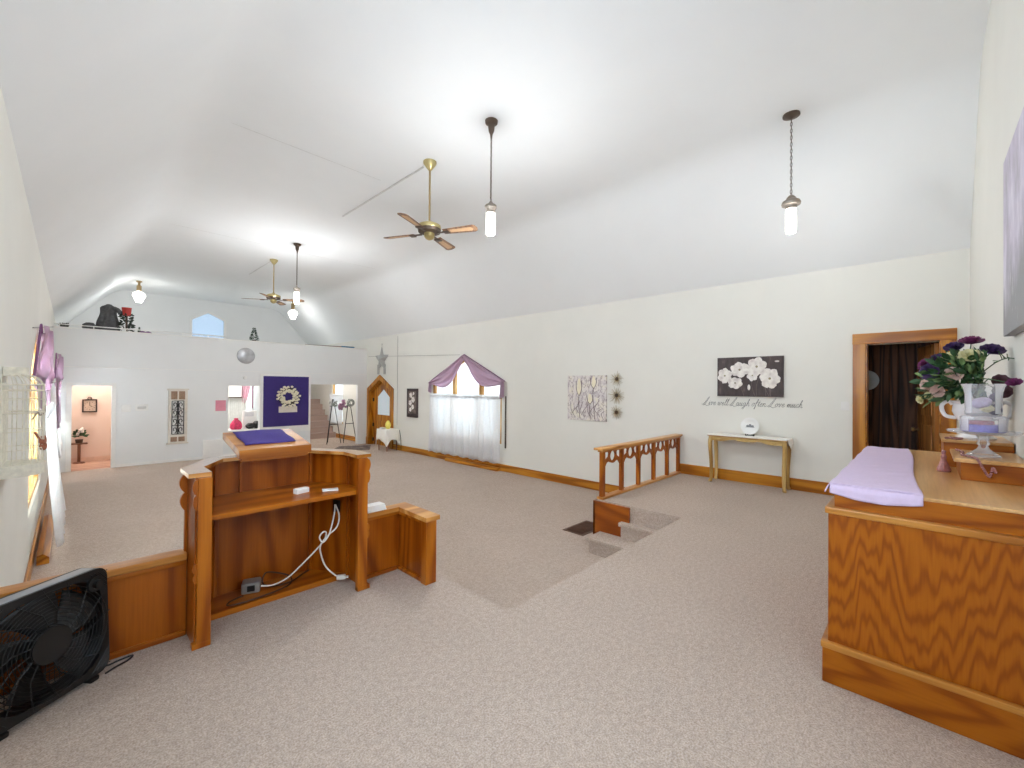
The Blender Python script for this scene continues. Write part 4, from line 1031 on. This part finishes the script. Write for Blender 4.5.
# ------------------------------------------------------------------ ceiling fans
def ceiling_fan(x, y, rot, label):
    t = thing('ceiling_fan', label, 'ceiling fan', (x, y, 3.38), rot, 'four-blade ceiling fans')
    def P(nm, m, mat, **k): return m.build(nm, mat, t, local=True, **k)
    B = 3.38
    P('canopy', MB().lathe([(0, 0), (.09, 0), (.088, -.03), (.06, -.07), (.03, -.11), (.018, -.12), (0, -.12)], (0, 0, ZC-B), 24), BRASSG)
    P('downrod', MB().tube([(0, 0, ZC-B-.1), (0, 0, 3.68-B)], .014, 10), BRASS)
    P('motor_housing', MB().lathe([(0, .30), (.03, .30), (.04, .28), (.1, .27), (.155, .24), (.16, .21), (.15, .185), (.06, .18), (0, .18)], (0, 0, 0), 32), BRASSG)
    P('motor_band', MB().lathe([(.06, .19), (.158, .19), (.15, .15), (.09, .135), (.06, .135)], (0, 0, 0), 32), BRONZE)
    P('switch_cup', MB().lathe([(0, .14), (.07, .14), (.072, .09), (.05, .06), (.02, .045), (0, .045)], (0, 0, 0), 24), BRASSG)
    for k in range(4):
        a = math.pi/2*k
        M = Matrix.Rotation(a, 4, 'Z')
        arm = MB().box(.12, .24, -.02, .02, .125, .135, .003); arm.box(.22, .3, -.045, .045, .12, .13, .003)
        bmesh.ops.transform(arm.bm, matrix=M, verts=arm.bm.verts[:]); P('blade_arm', arm, BRONZE)
        ol = [(.22, -.055), (.66, -.075), (.695, -.055), (.71, 0), (.695, .055), (.66, .075), (.22, .055)]
        bl = MB().prism(ol, 'z', -.004, .004, mat=Matrix.Translation((0, 0, .138)) @ Matrix.Rotation(R(-12), 4, 'X'))
        bmesh.ops.transform(bl.bm, matrix=M, verts=bl.bm.verts[:]); b = P('blade', bl, BLADE, smooth=False)
        ins = MB().prism([(.32, -.03), (.63, -.042), (.655, 0), (.63, .042), (.32, .03)], 'z', -.006, -.003, mat=Matrix.Translation((0, 0, .138)) @ Matrix.Rotation(R(-12), 4, 'X'))
        bmesh.ops.transform(ins.bm, matrix=M, verts=ins.bm.verts[:]); ins.build('cane_inset', plain('cane', (196, 160, 124), .6, var=.15, scale=120) if 'cane' not in bpy.data.materials else bpy.data.materials['cane'], b, local=True, smooth=False)
    return t
fan = ceiling_fan(3.4, 4.88, R(26), 'brass ceiling fan with four wooden blades nearer the stage')
f2 = copy_tree(fan); f2.location = (3.45, 11.5, 3.38); f2.rotation_euler = (0, 0, R(54)); f2['label'] = 'brass ceiling fan with four wooden blades farther off, near the loft'

# ------------------------------------------------------------------ far wall decorations
Y0 = YF
t = thing('scroll_panel', 'tall cream wall panel with black iron scrollwork beside the left doorway', 'wall panel', (1.93, Y0-.03, -.11))
CRE = plain('cream_paint', (216, 208, 196), .7, var=.05); TAU = plain('taupe_weave', (150, 122, 100), .8, var=.25, scale=60)
MB().prism([(1.74, -.08), (2.13, -.08), (2.13, 1.28), (1.74, 1.28)], 'y', Y0-.03, Y0-.002, [[(1.80, .13), (2.07, .13), (2.07, 1.0), (1.80, 1.0)]]).box(1.71, 2.16, Y0-.04, Y0, 1.27, 1.305, .004).box(1.71, 2.16, Y0-.04, Y0, -.115, -.08, .004).build('panel_board', CRE, t, smooth=False)
MB().box(1.80, 2.07, Y0-.008, Y0-.003, .13, 1.0).build('backing', WHITE, t, smooth=False)
for (x0, x1, z0, z1) in ((1.79, 1.92, 1.03, 1.24), (1.95, 2.08, 1.03, 1.24), (1.79, 1.92, -.05, .07), (1.95, 2.08, -.05, .07)):
    MB().box(x0, x1, Y0-.036, Y0-.028, z0, z1, .02).build('woven_inset', TAU, t)
m = MB()
yy = Y0-.022
for x in (1.815, 1.925, 1.945, 2.055): m.tube([(x, yy, .14), (x, yy, .99)], .008, 6)
for z0 in (.16, .38, .60, .80):
    for s, xc in ((1, 1.925), (-1, 1.945)):
        P = []
        for i in range(22):
            a = i/21*4.6; r = .085*(1-.16*a)
            P.append((xc-s*.055+s*r*.62*math.cos(a*1.3-1.57), yy, z0+.09+r*math.sin(a*1.3-1.57)))
        m.tube(P, .009, 6)
for z in (.14, .36, .58, .78, .99): m.tube([(1.815, yy, z), (2.055, yy, z)], .008, 6)
m.build('iron_scrollwork', BLACKM, t)
t = thing('thermostat', 'white thermostat on the far wall right of the left doorway', 'thermostat', (1.2, Y0-.03, .79))
MB().box(1.11, 1.35, Y0-.012, Y0, .76, .92, .006).build('back_plate', WHITE, t); MB().box(1.15, 1.31, Y0-.035, Y0-.01, .81, .87, .01).build('housing', plain('offwhite', (206, 206, 204), .4), t)
MB().box(.86, 1.03, Y0-.012, Y0-.0, .74, .92, .004).build('switch_plate', WHITE, None, label='white switch plate between the left doorway and the thermostat', cat='switch plate')
MB().box(2.745, 2.985, Y0-.01, Y0-.001, .70, .99, .003).build('pink_notice', plain('pink_card', (226, 146, 164), .7), None, label='pink square notice on the far wall left of the hatch', cat='notice')
MB().box(2.47, 2.92, Y0-.06, Y0-.002, N, -.07, .01).build('white_board', WHITE, None, label='white board leaning at the foot of the far wall', cat='board')
MB().lathe([(0, 0), (.225, 0), (.225, .01), (.19, .03), (0, .035)], n=36, mat=Matrix.Translation((3.455, Y0-.001, 2.24)) @ Matrix.Rotation(R(90), 4, 'X')).build('round_disc', plain('mottled_silver', (176, 178, 182), .35, .3, .3, 6), None, label='round silver disc high on the far wall below the loft', cat='disc')
MB().lathe([(0, 0), (.05, 0), (.045, .03), (0, .035)], n=20, mat=Matrix.Translation((3.44, Y0-.001, 1.62)) @ Matrix.Rotation(R(90), 4, 'X')).build('smoke_detector', WHITE, None, label='small white detector on the far wall above the hatch', cat='detector')
# purple banner with wreath
t = thing('banner_board', 'large indigo banner board on the far wall', 'banner', (4.53, Y0-.03, .1))
MB().box(3.82, 5.235, Y0-.025, Y0-.001, .0, 1.74, .004).build('white_backing', WHITE, t, smooth=False)
MB().box(3.9, 5.17, Y0-.04, Y0-.024, .19, 1.68, .004).build('cloth_face', PLUMD, t, smooth=False)
w = thing('wreath', 'black and cream wreath hung on the indigo banner', 'wreath', (4.56, Y0-.06, .87))
mm = MB().torus((4.56, Y0-.075, 1.075), .23, .05, 'y', 28, 8); mm.build('wreath_ring', plain('dark_leaf', (42, 40, 36), .8), w)
mm = MB(); rr = random.Random(3)
for k in range(64):
    a = k*2.39996; r = .15+.05*(k % 4)+rr.uniform(-.02, .02)
    mm.sphere((4.56+r*math.cos(a), Y0-.10-rr.uniform(0, .025), 1.075+r*math.sin(a)), .042, 1, .6, .8, 8, noise=.18)
mm.build('cream_blossom', plain('cream_blossom', (226, 220, 198), .8, var=.1), w)
MB().box(4.31, 4.83, Y0-.05, Y0-.04, .60, .78, .004).box(4.31, 4.83, Y0-.056, Y0-.05, .60, .635, .002).build('name_card', CRE, None, label='white lace card below the wreath on the indigo banner', cat='card')

# hallway behind the left doorway
t = thing('wall_clock', 'square dark framed clock on the peach hallway wall', 'clock', (.35, 15.27, .69))
MB().prism([(.215, .69), (.49, .69), (.49, 1.02), (.215, 1.02)], 'y', 15.25, 15.29, [[(.245, .72), (.46, .72), (.46, .99), (.245, .99)]]).build('frame', plain('clock_frame', (56, 40, 36), .5), t, smooth=False)
MB().box(.245, .46, 15.275, 15.29, .72, .99).build('dial', plain('clock_dial', (190, 172, 156), .6, var=.1), t)
MB().tube([(.353, 15.27, .86), (.353, 15.27, .95)], .006, 5).tube([(.353, 15.27, .86), (.40, 15.27, .83)], .006, 5).build('hands', BLACKM, t)
mm = MB()
for k in range(12): mm.box(-.004, .004, 15.27, 15.276, .085, .105, mat=Matrix.Translation((.353, 0, .855)) @ Matrix.Rotation(2*math.pi*k/12, 4, 'Y'))
mm.build('hour_marks', BLACKM, t)
MB().torus((.353, 15.28, 1.04), .035, .008, 'y', 14, 6).build('hanging_ring', BLACKM, t)
t = thing('hall_table', 'slim brown side table in the hallway behind the left doorway', 'table', (.16, 15.1, N))
PB = oak('brown_table', 'z', (150, 104, 82), (134, 90, 70), (110, 72, 54))
MB().box(.02, .32, 14.95, 15.25, -.085, -.06, .004).build('tabletop', PB, t); MB().tube([(.17, 15.1, -.085), (.17, 15.1, N+.03)], .03, 10).build('column', PB, t); MB().lathe([(0, 0), (.12, 0), (.1, .03), (0, .04)], (.17, 15.1, N+.006), 16).build('base', PB, t)
t = thing('potted_flowers', 'pot of white flowers and dark leaves on the hallway side table', 'flowers', (.17, 15.1, -.06))
MB().lathe([(0, 0), (.06, 0), (.075, .09), (.06, .09), (0, .08)], (.17, 15.1, -.0595), 16).build('pot', BRONZE, t)
mm = MB()
for k in range(90):
    a = rnd.uniform(0, 6.28); e = rnd.uniform(0, 1.4); d = Vector((math.cos(a)*math.cos(e), math.sin(a)*math.cos(e), math.sin(e)))
    leaf(mm, Vector((.18, 15.08, .11))+d*rnd.uniform(.02, .1), d, .1, .022)
mm.build('foliage', LEAF, t)
mm = MB()
for k in range(8): mm.sphere((.18+rnd.uniform(-.1, .12), 15.0+rnd.uniform(-.05, .05), .18+rnd.uniform(-.05, .14)), .032, noise=.15, seg=8)
mm.build('white_bloom', PET, t)

# kitchen seen through the hatch
struct('trim_8', MB().box(3.04, 3.82, YF-.006, YF+.002, 1.385, 1.40).box(3.03, 3.045, YF-.006, YF, .05, 1.40), WHITE)
t = thing('serving_counter', 'white serving counter behind the hatch in the far wall', 'counter', (3.7, 14.8, N))
MB().box(3.0, 4.5, 14.55, 15.1, .045, .085, .004).build('counter_top', WHITE, t)
mm = MB().box(3.0, 4.5, 14.62, 15.08, N, .045)
mm.build('counter_body', CRE, t, smooth=False)
mm = MB()
for k in range(6): mm.box(3.02+.25*k, 3.25+.25*k, 14.605, 14.62, N+.1, .03, .004)
mm.build('door_panels', WHITE, t, smooth=False)
MB().lathe([(0, 0), (.13, 0), (.16, .06), (.15, .16), (.09, .26), (.05, .30), (.06, .33), (0, .34)], (3.46, 14.8, .0855), 16).sphere((3.46, 14.73, .25), .13, 1, .6, .9, 12, noise=.1).build('red_vase', plain('crimson', (190, 40, 84), .5, var=.4, scale=14), None, label='crimson vase of flowers on the serving counter', cat='vase')
t = thing('white_appliance', 'white microwave on the serving counter behind black bags', 'appliance', (3.87, 14.97, .085))
MB().box(3.68, 4.05, 14.93, 15.09, .0855, .62, .02).build('housing', WHITE, t); MB().box(3.72, 3.96, 14.92, 14.93, .45, .58, .01).build('door_panel', plain('pale_grey', (206, 206, 208), .4), t)
MB().sphere((3.82, 14.74, .17), .13, 1.0, .9, .66, 14, noise=.08).sphere((3.98, 14.74, .2), .14, .8, .8, .85, 14, noise=.08).build('black_bag', BLACK, None, label='black bag on the serving counter', cat='bag')
t = thing('wall_cabinet', 'white kitchen cabinet seen at the top of the hatch', 'cabinet', (3.9, 17.1, 1.0))
MB().box(3.2, 4.1, 16.9, 17.3, 1.0, 1.6).build('cabinet_body', WHITE, t, smooth=False); MB().box(3.2, 4.12, 16.88, 17.3, .97, 1.0, .003).build('under_rail', BRONZE, t, smooth=False)
mm = MB()
for k in range(9): mm.box(3.75+.06*k, 3.79+.06*k, 16.99, 17.02, -.1, .95, .004)
mm.box(3.7, 4.3, 17.03, 17.06, N, .97)
mm.build('slatted_screen', plain('slat_white', (222, 226, 222), .5), None, label='white slatted screen in the kitchen behind the crimson vase', cat='screen', smooth=False)
def pk(u, v):
    x = 4.12+.32*u*(1-.45*v); return (x, 17.0+.03*math.sin(u*22), 1.5-.62*v-.1*math.sin(u*3.1)*v)
t = thing('pink_curtain', 'pink curtain gathered at the kitchen window', 'curtain', (4.3, 17, .9))
MB().grid(pk, 24, 14).build('drape', PINKC, t, solid=.004)
MB().tube([(4.47, 17, 1.6), (4.47, 17, .6)], .018, 8).build('pole', plain('mauve_pole', (150, 110, 130), .6), t)

# stair lobby: easels, rug, picture
def easel(x, y, label, wide):
    t = thing('display_easel', label, 'easel', (x, y, N), 0, 'black tripod easels in front of the stairs')
    top = (x, y+.05, .95)
    for (dx, dy) in ((-wide*.5, -.06), (wide*.5, -.06), (0, .45)):
        MB().tube([(top[0]+dx*.08, top[1]+dy*.05, top[2]), (x+dx, y+dy, N+.012)], .013, 6).build('leg', BLACKM, t)
    MB().tube([(x-wide*.32, y-.03, .1), (x+wide*.32, y-.03, .1)], .011, 6).tube([(x-.12, y+.0, .72), (x+.12, y+.0, .72)], .011, 6).build('crossbar', BLACKM, t)
    return t
easel(6.22, 14.42, 'black display easel in the stair opening, the left one', .48); easel(6.78, 14.42, 'black display easel in the stair opening, the right one', .46)
MB().torus((6.78, 14.33, .82), .10, .045, 'y', 14, 8).build('wire_wreath', plain('grey_leaf', (150, 152, 146), .8, var=.5, scale=14), None, label='small grey wreath on the right easel', cat='wreath')
mm = MB()
for k in range(22): mm.sphere((6.5+rnd.uniform(-.12, .12), 14.36+rnd.uniform(-.03, .03), .77+rnd.uniform(-.16, .14)), .045, noise=.2, seg=7)
mm.build('mauve_spray', plain('mauve_flower', (172, 132, 156), .8, var=.35, scale=14), None, label='mauve flower spray hanging between the two easels', cat='flowers')
mm = MB()
for k in range(14): mm.sphere((6.18+rnd.uniform(-.14, .14), 14.36+rnd.uniform(-.03, .03), .8+rnd.uniform(-.1, .1)), .03, noise=.2, seg=7)
mm.build('grey_spray', bpy.data.materials['grey_leaf'], None, label='small grey flower spray on the left easel', cat='flowers')
m = NT('patterned_rug'); n1 = m.noise(m.coords(), 5, 5, .7)
m.l(m.ramp(n1, [(.35, lin((60, 54, 52))), (.5, lin((110, 98, 92))), (.62, lin((150, 132, 122))), (.72, lin((82, 66, 62)))]), m.b.inputs['Base Color']); m.set(Roughness=.95)
MB().prism([(5.45, 12.85), (6.5, 12.4), (7.0, 13.3), (6.1, 13.7)], 'z', N, N+.012).build('patterned_rug', m.m, None, label='dark patterned rug in front of the entry door', cat='rug', smooth=False)

# small table with lace cloth by the entry door
t = thing('side_table', 'small table under a white lace cloth beside the entry door', 'table', (6.85, 11.9, N))
MB().box(6.66, 7.05, 11.68, 12.22, .06, .085, .004).build('tabletop', PB, t)
for x in (6.69, 7.02):
    for y in (11.71, 12.19): MB().tube([(x, y, .06), (x, y, N)], [.02, .015], 8).build('leg', PB, t)
def cloth_top(u, v): return (6.64+.43*u, 11.66+.58*v, .0885)
mm = MB().grid(cloth_top, 8, 8)
def skirt(pts):
    def fn(u, v):
        k = u*(len(pts)-1); i = min(int(k), len(pts)-2); f = k-i
        x = pts[i][0]*(1-f)+pts[i+1][0]*f; y = pts[i][1]*(1-f)+pts[i+1][1]*f
        nx, ny = x-6.855, y-11.95
        L = .32+.18*abs(math.cos(k*math.pi))**6+.02*math.sin(k*9)
        o = .06*v*(1+.5*math.sin(k*14))
        d = math.hypot(nx, ny)
        return (min(7.085, x+nx/d*o), y+ny/d*o, .0885-L*v)
    return fn
cn = [(6.64, 11.66), (7.07, 11.66), (7.07, 12.24), (6.64, 12.24), (6.64, 11.66)]
mm.grid(skirt(cn), 64, 8)
mm.build('lace_tablecloth', LACE, None, label='white lace cloth hanging over the small table by the entry door', cat='tablecloth', solid=.004)
MB().lathe([(0, 0), (.05, 0), (.09, .1), (.075, .18), (.03, .25), (0, .26)], (6.86, 11.95, .0908), 12).build('yellow_bag', plain('yellow_paper', (236, 222, 110), .6), None, label='yellow paper cone on the lace covered table', cat='ornament', smooth=False)
MB().box(6.70, 6.82, 12.02, 12.18, .091, .13, .008).build('white_dish', PAPER, None, label='small white box beside the yellow cone on the lace covered table', cat='box')
MB().tube(smooth_path([(7.06, 11.62, .06), (7.075, 11.56, -.2), (7.08, 11.55, N+.02)]), .008, 6).build('hanging_cord', BLACKM, None, label='black cord hanging down the wall beside the lace covered table', cat='cord')

# ------------------------------------------------------------------ loft things
ZL = 2.686
t = thing('loft_rail', 'thin white metal rail along the left part of the loft ledge', 'rail', (.9, YF+.05, ZL))
MB().tube([(XL+.02, YF+.05, ZL+.06), (3.0, YF+.05, ZL+.06)], .012, 8).build('rail_bar', WHITE, t)
for k in range(6): MB().tube([(XL+.1+.55*k, YF+.05, ZL), (XL+.1+.55*k, YF+.05, ZL+.06)], .009, 6).build('post', WHITE, t)
# draped dark coat over a stand
CO = plain('charcoal_cloth', (88, 88, 90), .8, var=.25, scale=14)
def coat(u, v):
    a = u*2*math.pi
    r = .06+.10*min(1, v/.12)**.5-.02*math.sin(min(1, max(0, v-.1)/.5)*math.pi)+.07*max(0, v-.3)
    r *= 1+.14*math.sin(a*7+v*1.5)*min(1, v*2)
    return (.64+r*1.0*math.cos(a)-.03*v, 14.28+r*.7*math.sin(a), 3.33-.645*v)
t = thing('draped_coat', 'charcoal draped garment standing on the left end of the loft', 'coat', (.64, 14.28, ZL-.016))
MB().grid(coat, 54, 20).sphere((.64, 14.28, 3.325), .055, 1.2, .9, .6, 14).build('coat_body', CO, t)
MB().tube(smooth_path([(.72, 14.24, 3.25), (.81, 14.2, 3.20), (.85, 14.2, 3.13)]), [.06]*6+[.05]*6+[.045], 10).build('sleeve', CO, t)
t = thing('potted_plant', 'red pot topping a dark leafy plant on the loft ledge', 'plant', (.96, 14.2, ZL-.016))
MB().lathe([(0, .43), (.075, .43), (.095, .62), (.1, .63), (.085, .63), (0, .6)], (.955, 14.2, ZL-.016), 18).build('red_pot', plain('red_glaze', (198, 60, 52), .45), t, smooth=False)
MB().tube([(.955, 14.2, ZL-.016), (.955, 14.2, ZL+.42)], .022, 8).build('stem', BRONZE, t)
mm = MB()
for k in range(110):
    z = rnd.uniform(.0, .40); a = rnd.uniform(0, 6.28)
    leaf(mm, (.955+.09*math.cos(a)*(1-z), 14.2+.07*math.sin(a), ZL+.05+z), (math.cos(a), math.sin(a)*.6, rnd.uniform(-.3, .8)), rnd.uniform(.06, .11), .02)
mm.build('foliage', plain('dark_foliage', (50, 62, 52), .7, var=.4, scale=20), t)
mm = MB().sphere((.30, 14.2, ZL+.07), .12, 1.1, .8, .95, 12, noise=.12).sphere((.40, 14.2, ZL+.04), .08, noise=.12, seg=10)
mm.build('dark_bundle', CO, None, label='small dark bundle left of the draped garment on the loft', cat='bundle')
mm = MB()
for k in range(30):
    a = rnd.uniform(0, 6.28); leaf(mm, (-.1+rnd.uniform(-.05, .05), 14.1, ZL+.0), (math.cos(a)*.6, .2*math.sin(a), 1), .12, .02)
mm.build('small_plant', plain('olive_leaf', (66, 66, 58), .7, var=.3), None, label='small dark plant in the far left corner of the loft ledge', cat='plant')
def pc(u, v): return (1.12+.36*u, 14.02+.1*v, ZL-.012+.05*math.sin(u*3.14)*math.sin(v*3.14)+.012*math.sin(u*17+v*5)+.014)
t = thing('purple_scarf', 'purple cloth lying on the loft ledge beside the plant', 'cloth', (1.3, 14.05, ZL-.016)); MB().grid(pc, 24, 8).build('scarf', plain('purple_cloth', (142, 100, 150), .8), t, solid=.006)
MB().lathe([(0, 0), (.03, 0), (.035, .08), (.018, .13), (.018, .18), (0, .19)], (1.2, 14.25, ZL-.016), 12).build('green_bottle', plain('bottle_green', (62, 78, 60), .3), None, label='small dark bottle behind the purple cloth on the loft', cat='bottle')
t = thing('small_tree', 'little green artificial tree on the middle of the loft ledge', 'tree', (3.71, 14.05, ZL-.016))
MB().lathe([(0, 0), (.05, 0), (.06, .06), (0, .06)], (3.71, 14.05, ZL-.016), 12).build('base', BRONZE, t)
mm = MB()
for k in range(260):
    z = rnd.uniform(.04, .42); r = .13*(1-z/.45); a = rnd.uniform(0, 6.28)
    leaf(mm, (3.71+r*.5*math.cos(a), 14.05+r*.5*math.sin(a), ZL+z-.02), (math.cos(a), math.sin(a), .25), .03+r*.5, .008)
mm.build('foliage', plain('spruce', (52, 74, 56), .7, var=.3), t)
MB().box(3.95, 4.25, 14.0, 14.1, ZL-.016, ZL+.012, .008).build('white_board', PAPER, None, label='flat white strip on the loft ledge right of the little tree', cat='board')
MB().box(4.28, 4.42, 14.0, 14.08, ZL-.016, ZL+.018, .01).build('dark_block', BRONZE, None, label='small dark block on the loft ledge beside the flat white strip', cat='block')
t = thing('long_broom', 'long handled broom with blue head lying on the right end of the loft ledge', 'broom', (5.9, 14.0, ZL))
MB().tube([(5.12, 14.0, ZL+.012), (6.3, 14.0, ZL+.03)], .014, 8).build('handle', plain('brown_stick', (110, 78, 66), .6), t)
MB().box(6.28, 6.72, 13.95, 14.05, ZL-.002, ZL+.055, .02).build('broom_head', plain('teal_blue', (48, 112, 150), .6), t)

# ------------------------------------------------------------------ wire wall cage on the left wall
t = thing('wire_birdcage', 'whitewashed half-round wire birdcage on the near left wall', 'birdcage', (XL, 4.0, .86))
WASH = plain('whitewashed_iron', (228, 224, 208), .6, .1, .12, 30)
WX, WY, WR = XL+.004, 4.0, .168
def hc_(r, z, n=18): return [(WX+r*math.sin(math.pi*i/n), WY-r*math.cos(math.pi*i/n), z) for i in range(n+1)]
MB().prism([(p[0], p[1]) for p in hc_(WR+.006, 0)], 'z', .862, .93).build('shelf_base', WASH, t)
m = MB()
for z in (1.41, 1.24, 1.375): m.tube(hc_(WR-.004, z), .0045, 6)
for i in range(0, 13):
    a = math.pi*i/12; x, y = WX+(WR-.004)*math.sin(a), WY-(WR-.004)*math.cos(a)
    m.tube([(x, y, .92), (x, y, 1.41)], .0026 if 0 < i < 12 else .006, 5)
    m.tube(smooth_path([(x, y, 1.41), (WX+(WR*.8)*math.sin(a), WY-(WR*.8)*math.cos(a), 1.455), (WX+.09*math.sin(a), WY-.09*math.cos(a), 1.475)], 4), .0024, 5)
for z in (1.02, 1.13, 1.32): m.tube(hc_(WR-.004, z), .0022, 5)
for k in range(9): m.tube([(WX+.002, WY-.15+.0375*k, .92), (WX+.002, WY-.15+.0375*k, 1.42)], .0024, 5)
m.build('wire_bars', WASH, t)
MB().prism([(p[0], p[1]) for p in hc_(.1, 0)], 'z', 1.462, 1.515).build('top_cap', WASH, t)
RU = plain('rust_metal', (160, 96, 70), .7, var=.25, scale=40)
m = MB().tube(smooth_path([(WX+.13, 3.9, 1.12), (WX+.15, 3.93, 1.07), (WX+.16, 3.97, 1.05), (WX+.165, 4.02, 1.06), (WX+.16, 4.06, 1.08)]), [.006]*8+[.014]*8+[.012]*8+[.007], 8).sphere((WX+.163, 3.975, 1.025), .024, .8, 1, 1.1, 10)
m.build('perch_bird', RU, t, label='rust coloured perch ornament')
m = MB().tube(smooth_path([(WX+.12, 3.86, 1.2), (WX+.14, 3.9, 1.24), (WX+.15, 3.95, 1.22), (WX+.165, 4.02, 1.24), (WX+.165, 4.05, 1.28)]), .004, 5)
m.build('branch', plain('grey_twig', (150, 140, 124), .8), t)

# ------------------------------------------------------------------ light
def area(name, loc, rot, sx, sy, power, col=(1, 1, 1)):
    l = bpy.data.lights.new(name, 'AREA'); l.shape = 'RECTANGLE'; l.size = sx; l.size_y = sy; l.energy = power; l.color = col
    o = bpy.data.objects.new(name, l); COL.objects.link(o); o.location = loc; o.rotation_euler = rot; return o
K = 1.0
DAY = (.86, .94, 1.0)
area('daylight_right', (XR+.7, 8.58, 1.2), (0, R(90), 0), 2.2, 2.8, 120*K, DAY)
area('daylight_left', (XL-.7, 7.7, 1.2), (0, R(-90), 0), 2.2, 2.6, 560*K, DAY)
area('daylight_left_far', (XL-.7, 12.75, 1.1), (0, R(-90), 0), 2.0, 2.0, 300*K, DAY)
area('fill_left_near', (XL-.5, 1.1, 2.0), (0, R(-90), 0), 1.4, 2.0, 95*K, DAY)  # added fill lamp outside the invented near left window
area('fill_back', (1.05, YB-.5, 2.05), (R(90), 0, 0), 1.9, 1.6, 58*K, DAY)  # added fill lamp outside the invented window behind the camera
area('daylight_stairs', (XR+.6, 16.1, .9), (0, R(90), 0), 1.7, 1.0, 26*K, DAY)
area('daylight_kitchen', (4.6, YE+.6, .9), (R(-90), 0, 0), .8, 1.6, 70*K, DAY)
WARM = (.955, .98, 1.0)
for (x, y, z, p) in ((5.59, 1.07, 3.1, 11), (3.36, 3.607, 3.11, 62), (3.41, 9.836, 3.13, 84), (1.405, 16.9, 3.75, 11), (5.55, 16.36, 3.7, 8)):
    add_light('bulb', (x, y, z), p*K, WARM, .1)
add_light('hall_fill', (.5, 14.6, 2.2), 28*K, (1, .97, .94), .15)  # unseen lamp added to brighten the hallway, no fixture modelled
add_light('kitchen_fill', (3.0, 15.9, 2.2), 90*K, (1, .98, .96), .2)  # unseen fill lamp added for the kitchen behind the hatch
add_light('lobby_fill', (6.0, 15.2, 2.2), 32*K, (1, .96, .92), .2)  # unseen fill lamp added under the loft to light the stairs

w = bpy.data.worlds.new('sky'); sc.world = w; w.use_nodes = True
bg = w.node_tree.nodes['Background']; bg.inputs[0].default_value = (.70, .85, 1.0, 1); bg.inputs[1].default_value = .8

# ------------------------------------------------------------------ camera
f, yaw, pitch, roll = 426.427, .803172, .00671613, -.00785570
c, s = math.cos(yaw), math.sin(yaw)
fw = Vector((s, c, 0)); rt = Vector((c, -s, 0)); up = Vector((0, 0, 1))
F = fw*math.cos(pitch)+up*math.sin(pitch); U = up*math.cos(pitch)-fw*math.sin(pitch)
R_ = rt*math.cos(roll)-U*math.sin(roll); U_ = rt*math.sin(roll)+U*math.cos(roll)
cam = bpy.data.cameras.new('camera'); co = bpy.data.objects.new('camera', cam); COL.objects.link(co)
cam.sensor_width = 36; cam.lens = f/1024*36; cam.clip_start = .02
M = Matrix((R_, U_, -F)).transposed().to_4x4(); M.translation = (0, 0, 1.42)
co.matrix_world = M
sc.camera = co

sc.view_settings.view_transform = 'Standard'; sc.view_settings.look = 'None'
sc.view_settings.gamma = 1; sc.view_settings.use_curve_mapping = False; sc.view_settings.exposure = 0.58
sc.cycles.use_denoising = True
sc.cycles.max_bounces = 10; sc.cycles.diffuse_bounces = 8; sc.cycles.transparent_max_bounces = 16
sc.cycles.sample_clamp_indirect = 6
